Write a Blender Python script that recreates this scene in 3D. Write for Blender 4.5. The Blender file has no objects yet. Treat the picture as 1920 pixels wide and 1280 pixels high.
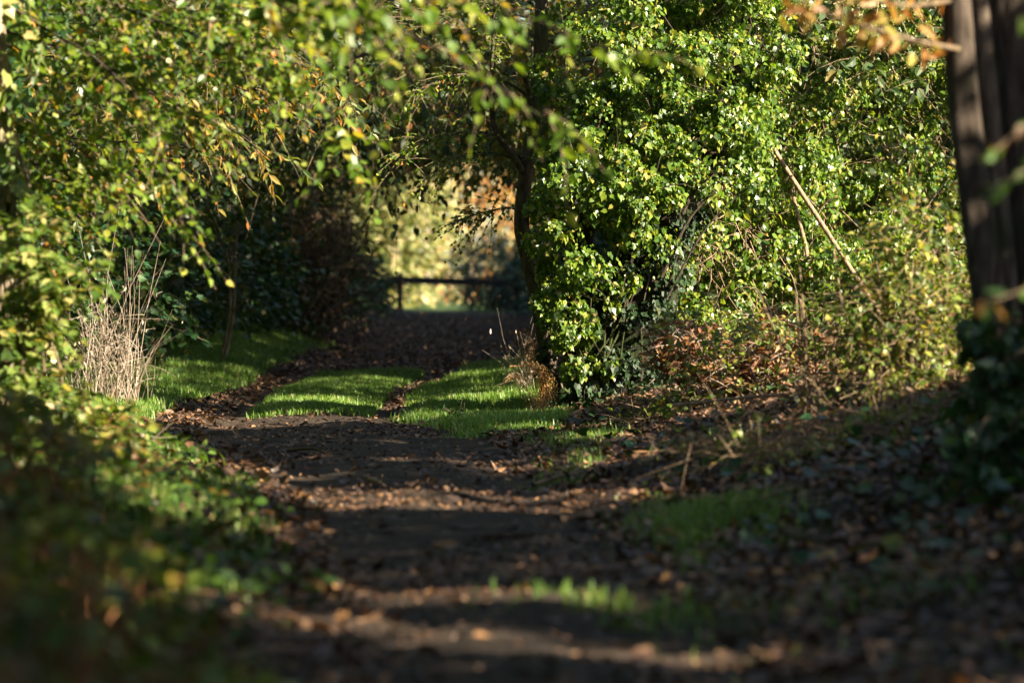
import bpy, math
import numpy as np

rng = np.random.default_rng(11)
S = bpy.context.scene
COL = S.collection

# ------------------------------------------------------------------ camera, world, sun, exposure
F, CX, HY, H = 7200.0, 960.0, 528.0, 0.95       # focal length in photo pixels, horizon row, eye height
cam_d = bpy.data.cameras.new("camera")
cam = bpy.data.objects.new("camera", cam_d)
COL.objects.link(cam)
cam.location = (0, 0, H)
cam.rotation_euler = (math.radians(90), 0, 0)
cam_d.sensor_width = 36.0
cam_d.lens = 135.0
cam_d.shift_y = -(640.0 - HY) / 1920.0
cam_d.clip_start = 0.1
cam_d.clip_end = 1500.0
cam_d.dof.use_dof = True
cam_d.dof.focus_distance = 27.0
cam_d.dof.aperture_fstop = 2.7
cam_d.dof.aperture_blades = 9
S.camera = cam

SUN_AZ = math.radians(118)       # measured from the view direction, towards the right
SUN_EL = math.radians(28)
sx, sy, sz = math.sin(SUN_AZ) * math.cos(SUN_EL), math.cos(SUN_AZ) * math.cos(SUN_EL), math.sin(SUN_EL)
SUNV = np.array([sx, sy, sz])

w = bpy.data.worlds.new("World")
S.world = w
w.use_nodes = True
nt = w.node_tree
sky = nt.nodes.new("ShaderNodeTexSky")
sky.sky_type = 'NISHITA'
sky.sun_disc = False
sky.sun_elevation = SUN_EL
sky.sun_rotation = SUN_AZ
nt.links.new(sky.outputs[0], nt.nodes["Background"].inputs[0])
nt.nodes["Background"].inputs[1].default_value = 0.05

sun_d = bpy.data.lights.new("sun", 'SUN')
sun_d.energy = 5.0
sun_d.angle = math.radians(0.53)
sun_d.color = (1.0, 0.87, 0.66)
sun = bpy.data.objects.new("sun", sun_d)
COL.objects.link(sun)
from mathutils import Vector
sun.rotation_euler = Vector((sx, sy, sz)).to_track_quat('Z', 'Y').to_euler()
sun.location = (20, -10, 20)

S.view_settings.view_transform = 'Standard'
S.view_settings.look = 'None'
S.view_settings.gamma = 1.0
S.view_settings.exposure = 2.35
S.render.engine = 'CYCLES'
S.cycles.max_bounces = 5
S.cycles.diffuse_bounces = 3
S.cycles.glossy_bounces = 2
S.cycles.transmission_bounces = 4
S.cycles.caustics_reflective = False
S.cycles.caustics_refractive = False
S.cycles.use_denoising = True
S.cycles.use_adaptive_sampling = False


def P(px, py, Y):
    return np.array([(px - CX) / F * Y, Y, H - (py - HY) / F * Y])


# ------------------------------------------------------------------ mesh helpers
def norm(v):
    v = np.asarray(v, float)
    return v / np.maximum(np.linalg.norm(v, axis=-1, keepdims=True), 1e-9)


class Geo:
    """collects vertices and faces, links them as one mesh object"""
    def __init__(self):
        self.v, self.f, self.n = [], [], 0

    def add(self, verts, faces_by_size):
        self.v.append(np.asarray(verts, np.float32))
        for fa in faces_by_size:
            if len(fa):
                self.f.append(np.asarray(fa, np.int64) + self.n)
        self.n += len(verts)

    def build(self, name, mat, parent=None, smooth=False):
        me = bpy.data.meshes.new(name)
        v = np.concatenate(self.v) if self.v else np.zeros((0, 3), np.float32)
        me.vertices.add(len(v))
        me.vertices.foreach_set("co", v.ravel())
        tot = np.concatenate([np.full(len(a), a.shape[1], np.int32) for a in self.f])
        idx = np.concatenate([a.ravel() for a in self.f]).astype(np.int32)
        start = np.concatenate([[0], np.cumsum(tot)[:-1]]).astype(np.int32)
        me.loops.add(len(idx))
        me.loops.foreach_set("vertex_index", idx)
        me.polygons.add(len(tot))
        me.polygons.foreach_set("loop_start", start)
        me.polygons.foreach_set("loop_total", tot)
        me.polygons.foreach_set("use_smooth", np.full(len(tot), smooth))
        me.update(calc_edges=True)
        me.materials.append(mat)
        o = bpy.data.objects.new(name, me)
        COL.objects.link(o)
        if parent is not None:
            o.parent = parent
            o.matrix_parent_inverse = parent.matrix_world.inverted()
        return o


def leafy(name, lg, ml, tg, mt, parent):
    """leaves and the fine twigs that carry them as one mesh with two materials"""
    nl = sum(len(a) for a in lg.f)
    g = Geo()
    g.v, g.f, g.n = lg.v + tg.v, lg.f + [a + lg.n for a in tg.f], lg.n + tg.n
    o = g.build(name, ml, parent)
    o.data.materials.append(mt)
    mi = np.ones(len(o.data.polygons), np.int32)
    mi[:nl] = 0
    o.data.polygons.foreach_set("material_index", mi)
    return o


def thing(name, label, cat, loc, group=None):
    o = bpy.data.objects.new(name, None)
    o.empty_display_size = 0.2
    COL.objects.link(o)
    o.location = [float(q) for q in loc]
    bpy.context.view_layer.update()
    o["label"] = label
    o["category"] = cat
    if group:
        o["group"] = group
    return o


def tag(o, label, cat, group=None, kind=None):
    o["label"] = label
    o["category"] = cat
    if group:
        o["group"] = group
    if kind:
        o["kind"] = kind
    return o


# leaf templates: x across, y along, z off the face
def T_oval(wd=0.28):
    v = np.array([[0, 0, 0], [0, .35, .0], [0, .7, -.05], [0, 1, -.16],
                  [wd, .3, .07], [wd * .8, .68, .02], [-wd, .3, .07], [-wd * .8, .68, .02]], float)
    f3 = [[0, 4, 1], [2, 5, 3], [0, 1, 6], [2, 3, 7]]
    f4 = [[1, 4, 5, 2], [1, 2, 7, 6]]
    return v, [f3, f4]


def T_fan(half, cy, cz=-.05):
    h = np.array(half, float)
    mir = h[1:-1][::-1].copy()
    mir[:, 0] *= -1
    ol = np.concatenate([h, mir])
    z = 0.10 * np.abs(ol[:, 0]) - 0.10 * ol[:, 1] ** 2
    v = np.concatenate([[[0, cy, cz]], np.c_[ol, z]])
    n = len(ol)
    f = [[0, 1 + (i + 1) % n, 1 + i] for i in range(n)]
    return v, [f]


IVY = T_fan([(0, .02), (.30, -.08), (.40, .12), (.48, .36), (.30, .56), (.12, .82), (0, 1)], .32)
MAPLE = T_fan([(0, 0), (.26, .06), (.42, .30), (.30, .40), (.36, .58), (.17, .72), (0, 1)], .38)
BIRCH = T_fan([(0, 0), (.25, .12), (.40, .36), (.31, .55), (.14, .80), (0, 1)], .40)
OVAL = T_oval(.30)
ROUND = T_oval(.38)
NARROW = T_oval(.17)
CURLED = (T_oval(.26)[0] * np.array([1, 1, 3.2]), T_oval(.26)[1])


def leaves(geo, T, pos, axis, nrm, size, curl=None):
    tv, tf = T
    tv = np.asarray(tv, float)
    N, k = len(pos), len(tv)
    if N == 0:
        return
    a = norm(axis)
    n = np.asarray(nrm, float)
    n = norm(n - (n * a).sum(1, keepdims=True) * a)
    b = np.cross(a, n)
    size = np.broadcast_to(np.asarray(size, float), (N,))
    if curl is None:
        curl = rng.uniform(.3, 1.8, N)
    vv = (pos[:, None, :] + size[:, None, None] * (
        tv[None, :, 0:1] * b[:, None, :] + tv[None, :, 1:2] * a[:, None, :]
        + tv[None, :, 2:3] * curl[:, None, None] * n[:, None, :]))
    off = (np.arange(N) * k)[:, None, None]
    geo.add(vv.reshape(-1, 3), [(np.asarray(f)[None] + off).reshape(-1, len(f[0])) for f in tf])


def twigs(geo, pts, rad, sides=3):
    """pts (N,S,3), rad (N,S): many thin tubes at once"""
    N, Sg, _ = pts.shape
    if N == 0:
        return
    t = norm(pts[:, -1] - pts[:, 0])
    ref = norm(rng.normal(size=(N, 3)))
    b1 = norm(np.cross(t, ref))
    b2 = np.cross(t, b1)
    an = np.arange(sides) * 2 * math.pi / sides
    ring = np.cos(an)[None, :, None] * b1[:, None, :] + np.sin(an)[None, :, None] * b2[:, None, :]
    v = pts[:, :, None, :] + rad[:, :, None, None] * ring[:, None, :, :]
    base = (np.arange(N) * Sg * sides)[:, None, None]
    q = []
    for s in range(Sg - 1):
        for j in range(sides):
            q.append([s * sides + j, s * sides + (j + 1) % sides, (s + 1) * sides + (j + 1) % sides, (s + 1) * sides + j])
    geo.add(v.reshape(-1, 3), [(np.array(q)[None] + base).reshape(-1, 4)])


def resample(pts, n):
    pts = np.asarray(pts, float)
    d = np.r_[0, np.cumsum(np.linalg.norm(np.diff(pts, axis=0), axis=1))]
    m = len(pts)
    u = np.linspace(0, d[-1], n)
    out = np.zeros((n, pts.shape[1]))
    tg = np.gradient(pts, d, axis=0) if m > 2 else np.repeat(((pts[1] - pts[0]) / d[1])[None], 2, 0)
    for i, x in enumerate(u):
        k = min(max(np.searchsorted(d, x) - 1, 0), m - 2)
        h = d[k + 1] - d[k]
        s = (x - d[k]) / h
        out[i] = ((2 * s**3 - 3 * s**2 + 1) * pts[k] + (s**3 - 2 * s**2 + s) * h * tg[k]
                  + (-2 * s**3 + 3 * s**2) * pts[k + 1] + (s**3 - s**2) * h * tg[k + 1])
    return out


def limb(geo, pts, radii, n=24, sides=12, rough=0.08):
    """a tapered, slightly uneven limb through the points"""
    pr = resample(np.c_[np.asarray(pts, float), np.asarray(radii, float)], n)
    p, r = pr[:, :3], np.maximum(pr[:, 3], .002)
    t = norm(np.gradient(p, axis=0))
    ref = np.array([0.31, -0.9, 0.12]) if abs(t[:, 2]).mean() > .5 else np.array([0.1, 0.2, 1.0])
    b1 = norm(np.cross(t, ref))
    b2 = np.cross(t, b1)
    an = np.arange(sides) * 2 * math.pi / sides
    ph = rng.uniform(0, 6.28, 5)
    z = np.linspace(0, 1, n)[:, None] * np.linalg.norm(p[-1] - p[0]) * 3
    wob = 1 + rough * (np.sin(3 * an[None] + ph[0] + z * .7) + .6 * np.sin(5 * an[None] + ph[1] - z * 1.1)
                       + .5 * np.sin(2 * an[None] + ph[2] + z * 1.9) + rng.normal(0, .35, (n, sides)))
    v = p[:, None] + (r[:, None] * wob)[..., None] * (np.cos(an)[None, :, None] * b1[:, None] + np.sin(an)[None, :, None] * b2[:, None])
    q = [[i * sides + j, i * sides + (j + 1) % sides, (i + 1) * sides + (j + 1) % sides, (i + 1) * sides + j]
         for i in range(n - 1) for j in range(sides)]
    geo.add(v.reshape(-1, 3), [q, [list(range((n - 1) * sides, n * sides))]])


def sprays(lg, tg, p0, d, L, k, size, T, droop=0.35, spread=0.8, up=(0, 0, 1), nj=0.55, tw=0.0035, sunward=0.0):
    """twigs with k leaves each set alternately along them"""
    p0 = np.asarray(p0, float)
    N = len(p0)
    if N == 0:
        return
    d = norm(d)
    L = np.broadcast_to(np.asarray(L, float), (N,))
    side = norm(np.cross(d, np.array([0, 0, 1.0]) + rng.normal(0, .25, (N, 3))))
    bend = rng.normal(0, .22, (N, 1)) * side

    def at(t):
        return p0 + d * (L * t)[:, None] + (bend * L[:, None]) * (t * t)[:, None] + np.array([0, 0, -1.0]) * (droop * L * t * t)[:, None]
    if tg is not None:
        pts = np.stack([at(np.full(N, t)) for t in (0, .33, .66, 1.0)], 1)
        twigs(tg, pts, np.stack([np.full(N, tw), np.full(N, tw * .8), np.full(N, tw * .55), np.full(N, tw * .25)], 1))
    tt = (np.arange(k) + .5) / k
    for j, t in enumerate(tt):
        tj = np.clip(t + rng.uniform(-.5, .5, N) / k, .04, 1)
        pos = at(tj)
        s = (1 if j % 2 else -1)
        ax = d * (1 - .5 * spread) + side * s * spread + rng.normal(0, .32, (N, 3)) + np.array([0, 0, -.25 - droop * .6])
        nn = np.asarray(up, float) + rng.normal(0, nj, (N, 3)) + sunward * SUNV
        sz = size * rng.uniform(.6, 1.15, N) * (1 - .25 * t)
        leaves(lg, T, pos, ax, nn, sz)


def blob_points(c, r, n, hollow=.55):
    d = norm(rng.normal(size=(n, 3)))
    rr = hollow + (1 - hollow) * rng.random(n) ** .5
    # uneven outline
    k = rng.normal(size=(6, 3)) * 2.2
    lum = 1 + .10 * np.sin(d @ k.T + rng.uniform(0, 6, 6)).sum(1)
    return np.asarray(c) + d * np.asarray(r) * (rr * lum)[:, None], d


# ------------------------------------------------------------------ materials
def new_mat(name):
    m = bpy.data.materials.new(name)
    m.use_nodes = True
    n = m.node_tree.nodes
    n.clear()
    return m, n, m.node_tree.links


def ramp(n, stops):
    r = n.new("ShaderNodeValToRGB")
    e = r.color_ramp.elements
    while len(e) > 1:
        e.remove(e[0])
    for i, (p, c) in enumerate(stops):
        el = e[0] if i == 0 else e.new(p)
        el.position = p
        el.color = (*c, 1)
    return r


def leaf_mat(name, stops, trans=.35, tcol=(1.5, 1.45, .55), rough=.45, spec=.5):
    m, n, l = new_mat(name)
    g = n.new("ShaderNodeNewGeometry")
    r = ramp(n, stops)
    l.new(g.outputs["Random Per Island"], r.inputs[0])
    b = n.new("ShaderNodeBsdfPrincipled")
    b.inputs["Roughness"].default_value = rough
    b.inputs["Specular IOR Level"].default_value = spec
    tx = n.new("ShaderNodeTexNoise")
    tx.inputs["Scale"].default_value = 35
    mp = n.new("ShaderNodeMapRange")
    mp.inputs[3].default_value = .7
    mp.inputs[4].default_value = 1.3
    l.new(tx.outputs[0], mp.inputs[0])
    mu = n.new("ShaderNodeMix")
    mu.data_type = 'RGBA'
    mu.blend_type = 'MULTIPLY'
    mu.inputs[0].default_value = 1
    l.new(r.outputs[0], mu.inputs[6])
    l.new(mp.outputs[0], mu.inputs[7])
    l.new(mu.outputs[2], b.inputs["Base Color"])
    t = n.new("ShaderNodeBsdfTranslucent")
    tm = n.new("ShaderNodeMix")
    tm.data_type = 'RGBA'
    tm.blend_type = 'MULTIPLY'
    tm.inputs[0].default_value = 1
    tm.inputs[7].default_value = (*tcol, 1)
    l.new(mu.outputs[2], tm.inputs[6])
    l.new(tm.outputs[2], t.inputs[0])
    mx = n.new("ShaderNodeMixShader")
    mx.inputs[0].default_value = trans
    l.new(b.outputs[0], mx.inputs[1])
    l.new(t.outputs[0], mx.inputs[2])
    o = n.new("ShaderNodeOutputMaterial")
    l.new(mx.outputs[0], o.inputs[0])
    return m


def bark_mat(name, dark, light, moss=None, scale=14, bump=.5):
    m, n, l = new_mat(name)
    tc = n.new("ShaderNodeTexCoord")
    mp = n.new("ShaderNodeMapping")
    mp.inputs["Scale"].default_value = (scale, scale, scale * .22)
    l.new(tc.outputs["Object"], mp.inputs[0])
    a = n.new("ShaderNodeTexNoise")
    a.inputs["Scale"].default_value = 2.2
    a.inputs["Detail"].default_value = 8
    a.inputs["Roughness"].default_value = .7
    l.new(mp.outputs[0], a.inputs[0])
    vo = n.new("ShaderNodeTexVoronoi")
    vo.feature = 'DISTANCE_TO_EDGE'
    vo.inputs["Scale"].default_value = 1.6
    l.new(mp.outputs[0], vo.inputs["Vector"])
    mul = n.new("ShaderNodeMath")
    mul.operation = 'MULTIPLY_ADD'
    mul.inputs[1].default_value = .8
    l.new(vo.outputs[0], mul.inputs[0])
    l.new(a.outputs[0], mul.inputs[2])
    r = ramp(n, [(.38, dark), (.85, light)])
    l.new(mul.outputs[0], r.inputs[0])
    col = r.outputs[0]
    if moss:
        nz = n.new("ShaderNodeTexNoise")
        nz.inputs["Scale"].default_value = 3.2
        nz.inputs["Detail"].default_value = 6
        l.new(tc.outputs["Object"], nz.inputs[0])
        rr = ramp(n, [(.52, (0, 0, 0)), (.66, (1, 1, 1))])
        l.new(nz.outputs[0], rr.inputs[0])
        mx = n.new("ShaderNodeMix")
        mx.data_type = 'RGBA'
        l.new(rr.outputs[0], mx.inputs[0])
        l.new(col, mx.inputs[6])
        mx.inputs[7].default_value = (*moss, 1)
        col = mx.outputs[2]
    b = n.new("ShaderNodeBsdfPrincipled")
    b.inputs["Roughness"].default_value = .9
    b.inputs["Specular IOR Level"].default_value = .2
    l.new(col, b.inputs["Base Color"])
    bp = n.new("ShaderNodeBump")
    bp.inputs["Strength"].default_value = bump
    bp.inputs["Distance"].default_value = .03
    l.new(mul.outputs[0], bp.inputs["Height"])
    l.new(bp.outputs[0], b.inputs["Normal"])
    o = n.new("ShaderNodeOutputMaterial")
    l.new(b.outputs[0], o.inputs[0])
    return m


def soil_mat(name, stops, green=None):
    m, n, l = new_mat(name)
    g = n.new("ShaderNodeTexCoord")
    a = n.new("ShaderNodeTexNoise")
    a.inputs["Scale"].default_value = 5
    a.inputs["Detail"].default_value = 12
    a.inputs["Roughness"].default_value = .72
    l.new(g.outputs["Object"], a.inputs[0])
    r = ramp(n, stops)
    l.new(a.outputs[0], r.inputs[0])
    col = r.outputs[0]
    if green:
        at = n.new("ShaderNodeAttribute")
        at.attribute_name = "grassy"
        mx = n.new("ShaderNodeMix")
        mx.data_type = 'RGBA'
        l.new(at.outputs["Fac"], mx.inputs[0])
        l.new(col, mx.inputs[6])
        mx.inputs[7].default_value = (*green, 1)
        col = mx.outputs[2]
    a2 = n.new("ShaderNodeTexNoise")
    a2.inputs["Scale"].default_value = 22
    a2.inputs["Detail"].default_value = 12
    a2.inputs["Roughness"].default_value = .72
    l.new(g.outputs["Object"], a2.inputs[0])
    b = n.new("ShaderNodeBsdfPrincipled")
    b.inputs["Roughness"].default_value = .85
    b.inputs["Specular IOR Level"].default_value = .25
    l.new(col, b.inputs["Base Color"])
    bp = n.new("ShaderNodeBump")
    bp.inputs["Strength"].default_value = 1.0
    bp.inputs["Distance"].default_value = .10
    l.new(a2.outputs[0], bp.inputs["Height"])
    l.new(bp.outputs[0], b.inputs["Normal"])
    o = n.new("ShaderNodeOutputMaterial")
    l.new(b.outputs[0], o.inputs[0])
    return m


M = {}
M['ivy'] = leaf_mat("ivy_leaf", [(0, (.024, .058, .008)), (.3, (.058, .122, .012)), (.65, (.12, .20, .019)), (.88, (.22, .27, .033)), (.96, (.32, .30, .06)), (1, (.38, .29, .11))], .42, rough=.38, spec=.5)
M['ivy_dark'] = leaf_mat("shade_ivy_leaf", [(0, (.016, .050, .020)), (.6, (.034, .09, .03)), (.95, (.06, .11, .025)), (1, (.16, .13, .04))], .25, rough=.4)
M['ivy_trunk_shade'] = leaf_mat("trunk_shade_ivy", [(0, (.009, .022, .008)), (.6, (.018, .042, .013)), (.95, (.035, .065, .02)), (1, (.09, .07, .03))], .15, rough=.55, spec=.3)  # darkened ivy copy; the trunk's shade is put into the leaf colour
M['birch'] = leaf_mat("thin_leaf", [(0, (.04, .085, .010)), (.35, (.08, .15, .014)), (.72, (.155, .225, .022)), (.93, (.29, .30, .04)), (.96, (.34, .25, .035)), (1, (.36, .14, .03))], .46, rough=.4)
M['field'] = leaf_mat("lobed_leaf", [(0, (.04, .085, .014)), (.35, (.09, .155, .025)), (.72, (.17, .225, .045)), (.9, (.32, .31, .10)), (1, (.42, .33, .14))], .40, rough=.4)
M['autumn'] = leaf_mat("turning_leaf", [(0, (.045, .085, .016)), (.35, (.09, .13, .022)), (.6, (.19, .18, .03)), (.82, (.30, .20, .035)), (1, (.34, .12, .025))], .42, rough=.5)
M['chestnut'] = leaf_mat("orange_leaf", [(0, (.24, .10, .03)), (.35, (.40, .20, .06)), (.65, (.50, .33, .12)), (.9, (.38, .32, .07)), (1, (.16, .18, .03))], .45, tcol=(1.5, 1.1, .5), rough=.5)
M['hedge'] = leaf_mat("hedge_leaf", [(0, (.022, .045, .014)), (.5, (.045, .085, .020)), (.85, (.09, .12, .028)), (1, (.20, .15, .04))], .32, rough=.5)
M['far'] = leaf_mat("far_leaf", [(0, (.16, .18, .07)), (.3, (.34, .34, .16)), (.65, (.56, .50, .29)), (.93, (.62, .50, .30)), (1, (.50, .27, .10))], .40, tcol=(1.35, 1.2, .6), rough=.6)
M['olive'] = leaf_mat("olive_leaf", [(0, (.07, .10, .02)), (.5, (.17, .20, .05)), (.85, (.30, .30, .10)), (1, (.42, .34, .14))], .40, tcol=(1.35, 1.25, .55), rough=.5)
M['blueshrub'] = leaf_mat("grey_leaf", [(0, (.035, .07, .05)), (.6, (.06, .10, .07)), (1, (.12, .16, .10))], .2, rough=.6)
M['bramble'] = leaf_mat("bramble_leaf", [(0, (.04, .08, .015)), (.35, (.09, .15, .02)), (.7, (.20, .25, .035)), (.92, (.36, .32, .07)), (1, (.32, .15, .04))], .40, rough=.42)
M['herb'] = leaf_mat("herb_leaf", [(0, (.022, .045, .010)), (.4, (.05, .11, .016)), (.7, (.09, .16, .024)), (.8, (.12, .15, .03)), (.88, (.13, .07, .035)), (1, (.19, .10, .05))], .38, rough=.45)
M['grass'] = leaf_mat("grass_blade", [(0, (.09, .17, .032)), (.45, (.14, .26, .05)), (.8, (.20, .32, .065)), (.93, (.30, .32, .10)), (1, (.42, .35, .17))], .42, tcol=(1.2, 1.3, .5), rough=.45)
M['dry'] = leaf_mat("dry_straw", [(0, (.20, .15, .11)), (.5, (.33, .26, .20)), (1, (.46, .38, .30))], .18, tcol=(1, .9, .7), rough=.6)
M['bracken'] = leaf_mat("dead_bracken", [(0, (.15, .065, .028)), (.5, (.27, .13, .055)), (1, (.40, .24, .11))], .25, tcol=(1.1, .9, .6), rough=.7)
M['fern'] = leaf_mat("turning_fern", [(0, (.16, .16, .03)), (.4, (.36, .24, .07)), (1, (.50, .26, .10))], .4, tcol=(1.2, 1, .6), rough=.6)
M['litter'] = leaf_mat("fallen_leaf", [(0, (.035, .020, .013)), (.45, (.08, .042, .024)), (.75, (.145, .078, .040)), (.92, (.24, .14, .075)), (1, (.40, .20, .06))], .12, tcol=(1.1, .9, .6), rough=.55)
M['bark_grey'] = bark_mat("grey_bark", (.035, .027, .020), (.12, .092, .066), moss=(.07, .085, .025), scale=16)
M['bark_dark'] = bark_mat("dark_bark", (.022, .016, .013), (.085, .062, .048), moss=(.045, .055, .018), scale=12, bump=.9)
M['bark_pale'] = bark_mat("pale_bark", (.11, .085, .055), (.36, .29, .20), moss=(.14, .14, .06), scale=18, bump=.3)
M['twig'] = bark_mat("twig_bark", (.07, .05, .035), (.22, .16, .10), scale=30, bump=.2)
M['twig_pale'] = bark_mat("pale_twig_bark", (.12, .085, .055), (.38, .27, .17), scale=30, bump=.2)
M['bark_brown'] = bark_mat("brown_bark", (.035, .027, .021), (.15, .115, .09), moss=(.05, .055, .03), scale=14, bump=1.0)
M['bark_stem'] = bark_mat("stem_bark", (.06, .046, .036), (.20, .155, .12), moss=(.07, .075, .045), scale=16, bump=.8)
M['bark_stump_shade'] = bark_mat("shaded_stump_bark", (.010, .008, .006), (.034, .025, .018), moss=(.022, .030, .010), scale=12, bump=.9)  # the stump's shade is put into this bark colour
M['oldwood'] = bark_mat("weathered_wood", (.014, .012, .010), (.05, .042, .034), scale=8, bump=.3)
M['seed'] = bark_mat("rust_seed", (.12, .05, .025), (.26, .12, .06), scale=40, bump=.2)
M['ground'] = soil_mat("earth", [(.3, (.018, .012, .008)), (.55, (.045, .028, .017)), (.8, (.085, .055, .032))], green=(.035, .075, .016))
M['path'] = soil_mat("trodden_earth", [(.32, (.018, .013, .010)), (.5, (.055, .038, .027)), (.7, (.15, .105, .072))])

# ------------------------------------------------------------------ the ground
LY = np.array([0, 6, 9, 12, 17, 21, 25, 28.5, 33, 42, 52, 60, 95, 120, 400.])
LX = np.array([.5, .32, .16, .0, -.35, -.72, -1.12, -1.5, -1.6, -1.17, -1.2, -1.1, -1.35, -1.55, -3.])
LW = np.array([.62, .62, .62, .64, .72, .95, 1.2, .78, .74, .82, 1.05, 1.15, 1.3, 1.3, 1.3])


def lane_x(y):
    return np.interp(y, LY, LX)


def lane_w(y):
    return np.interp(y, LY, LW)


def sm(a, b, x):
    t = np.clip((x - a) / (b - a), 0, 1)
    return t * t * (3 - 2 * t)


_k = rng.normal(size=(10, 2)) * np.array([1.3, 2, 2.6, 3.5, 4.5, 6, 8, 10, 13, 16])[:, None]
_p = rng.uniform(0, 6.28, 10)


def bumps(x, y):
    o = 0
    for i in range(10):
        o = o + np.sin(x * _k[i, 0] + y * _k[i, 1] + _p[i]) / (1 + .6 * i)
    return o


def ground_z(x, y):
    x, y = np.asarray(x, float), np.asarray(y, float)
    u = x - lane_x(y)
    wd = lane_w(y)
    far = sm(104, 120, y)
    z = .006 * bumps(x * 3.1 + 5, y * 2.3) + .004 * bumps(x * 6.3 + 1, y * 5.1 + 2) + 0.005 * bumps(x, y) * (1 + 3 * sm(wd, wd + .5, np.abs(u)))
    z = z - .03 * np.exp(-((np.abs(u) - .62 * wd) / .22) ** 2)
    lb = sm(0, 1.2, -u - wd - .02)
    hl = np.interp(y, [0, 8, 16, 22, 28, 36, 46, 60, 110, 118], [.27, .25, .2, .12, .06, .12, .3, .45, .45, .0])
    z = z + lb * hl
    rb = sm(0, 2.4, u - wd)
    hr = np.interp(y, [0, 8, 14, 20, 26, 32, 45, 60, 110, 118], [.1, .22, .48, .48, .28, .25, .4, .6, .6, 0])
    z = z + rb * hr * (1 - far)
    return z


def grassy(x, y):
    u = x - lane_x(y)
    wd = lane_w(y)
    nz = bumps(x * .7 + 3, y * .35 + 7) * .12
    nz = bumps(x * .9 + 3, y * .35 + 7) * .045
    right = sm(-.02, .14, x + .86 - .02 * (y - 28) + nz) * sm(-.6, 2.2, (y - 26.2) + 5 * np.minimum(x + .8, .62) + nz * 10) * sm(46, 38, y) * sm(.42, .12, x + nz)
    left = sm(-.02, .16, -x - 2.44 + nz) * sm(23.6, 25.4, y + 1.1 * (-x - 2.1) + nz) * sm(56, 36, y) * sm(-4.2, -3.7, x)
    mid = sm(.52, .40, np.abs(x + 1.50 + nz)) * sm(27.2, 28.2, y + nz * 4) * sm(41, 38, y)
    return np.clip(right, 0, 1), np.clip(left, 0, 1), np.clip(mid, 0, 1)


xs = np.unique(np.r_[-400, -200, -100, np.arange(-60, -12, 4), np.arange(-12, -4, .5), np.arange(-4, 4.001, .06), np.arange(4.5, 12, .5), np.arange(12, 60, 4), 100, 200, 400].round(4))
ys = np.unique(np.r_[-60, -40, -20, -10, np.arange(-5, 4, .5), np.arange(4, 48, .10), np.arange(48, 125, .8), np.arange(126, 200, 5), 260, 350, 500, 800].round(4))
gx, gy = np.meshgrid(xs, ys)
gz = ground_z(gx, gy)
V = np.c_[gx.ravel(), gy.ravel(), gz.ravel()]
nx, ny = len(xs), len(ys)
ii, jj = np.meshgrid(np.arange(nx - 1), np.arange(ny - 1))
a0 = (jj * nx + ii).ravel()
Q = np.c_[a0, a0 + 1, a0 + 1 + nx, a0 + nx]
fc = V[Q].mean(1)
uu = np.abs(fc[:, 0] - lane_x(fc[:, 1])) + .05 * bumps(fc[:, 0], fc[:, 1])
is_path = (uu < lane_w(fc[:, 1])) & (fc[:, 1] > 2) & (fc[:, 1] < 117)


def sheet(name, q, mat, label):
    used, inv = np.unique(q.ravel(), return_inverse=True)
    g = Geo()
    g.add(V[used], [inv.reshape(-1, 4)])
    o = g.build(name, mat, None, True)
    gr, gl, gm = grassy(V[used][:, 0], V[used][:, 1])
    at = o.data.attributes.new("grassy", 'FLOAT', 'POINT')
    fld = sm(110, 122, V[used][:, 1])
    at.data.foreach_set("value", np.clip(np.maximum.reduce([gr, gl, gm, fld]) * .9, 0, 1).astype(np.float32))
    o["kind"] = 'structure'
    o["label"] = label
    o["category"] = name
    return o


sheet("ground", Q[~is_path], M['ground'], "dark leaf strewn earth on both sides of the lane")
sheet("path", Q[is_path], M['path'], "trodden brown earth lane winding away under the trees")


def on_ground(x, y, dz=0):
    return np.c_[x, y, ground_z(x, y) + dz]


# ------------------------------------------------------------------ grass on the verges
def grass_patch(name, label, n, box, dens, hgt=(.06, .15), width=.0045, mat='grass'):
    x = rng.uniform(box[0], box[1], n)
    y = rng.uniform(box[2], box[3], n)
    k = rng.random(n) < dens(x, y)
    x, y = x[k], y[k]
    N = len(x)
    p = on_ground(x, y, -.004)
    h = rng.uniform(*hgt, N) * (0.7 + .5 * np.clip(bumps(x * 1.3, y * 1.3) * .4 + .5, 0, 1))
    az = rng.uniform(0, 6.28, N)
    lean = rng.uniform(.05, 1.1, N)
    dx = np.c_[np.cos(az), np.sin(az), np.zeros(N)]
    wv = np.c_[-np.sin(az), np.cos(az), np.zeros(N)] * (width * rng.uniform(.7, 1.4, N))[:, None]
    upv = np.array([0, 0, 1.0])
    m = p + upv * (h * .55)[:, None] + dx * (h * lean * .25)[:, None]
    t = p + upv * (h * (1 - .25 * lean))[:, None] + dx * (h * lean * .8)[:, None]
    v = np.stack([p - wv, p + wv, m + wv * .8, m - wv * .8, t], 1).reshape(-1, 3)
    b = (np.arange(N) * 5)[:, None]
    g = Geo()
    g.add(v, [b + np.array([[0, 1, 2, 3]]), b + np.array([[3, 2, 4]])])
    o = g.build(name, M[mat])
    return tag(o, label, 'grass', None, 'stuff')


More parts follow.
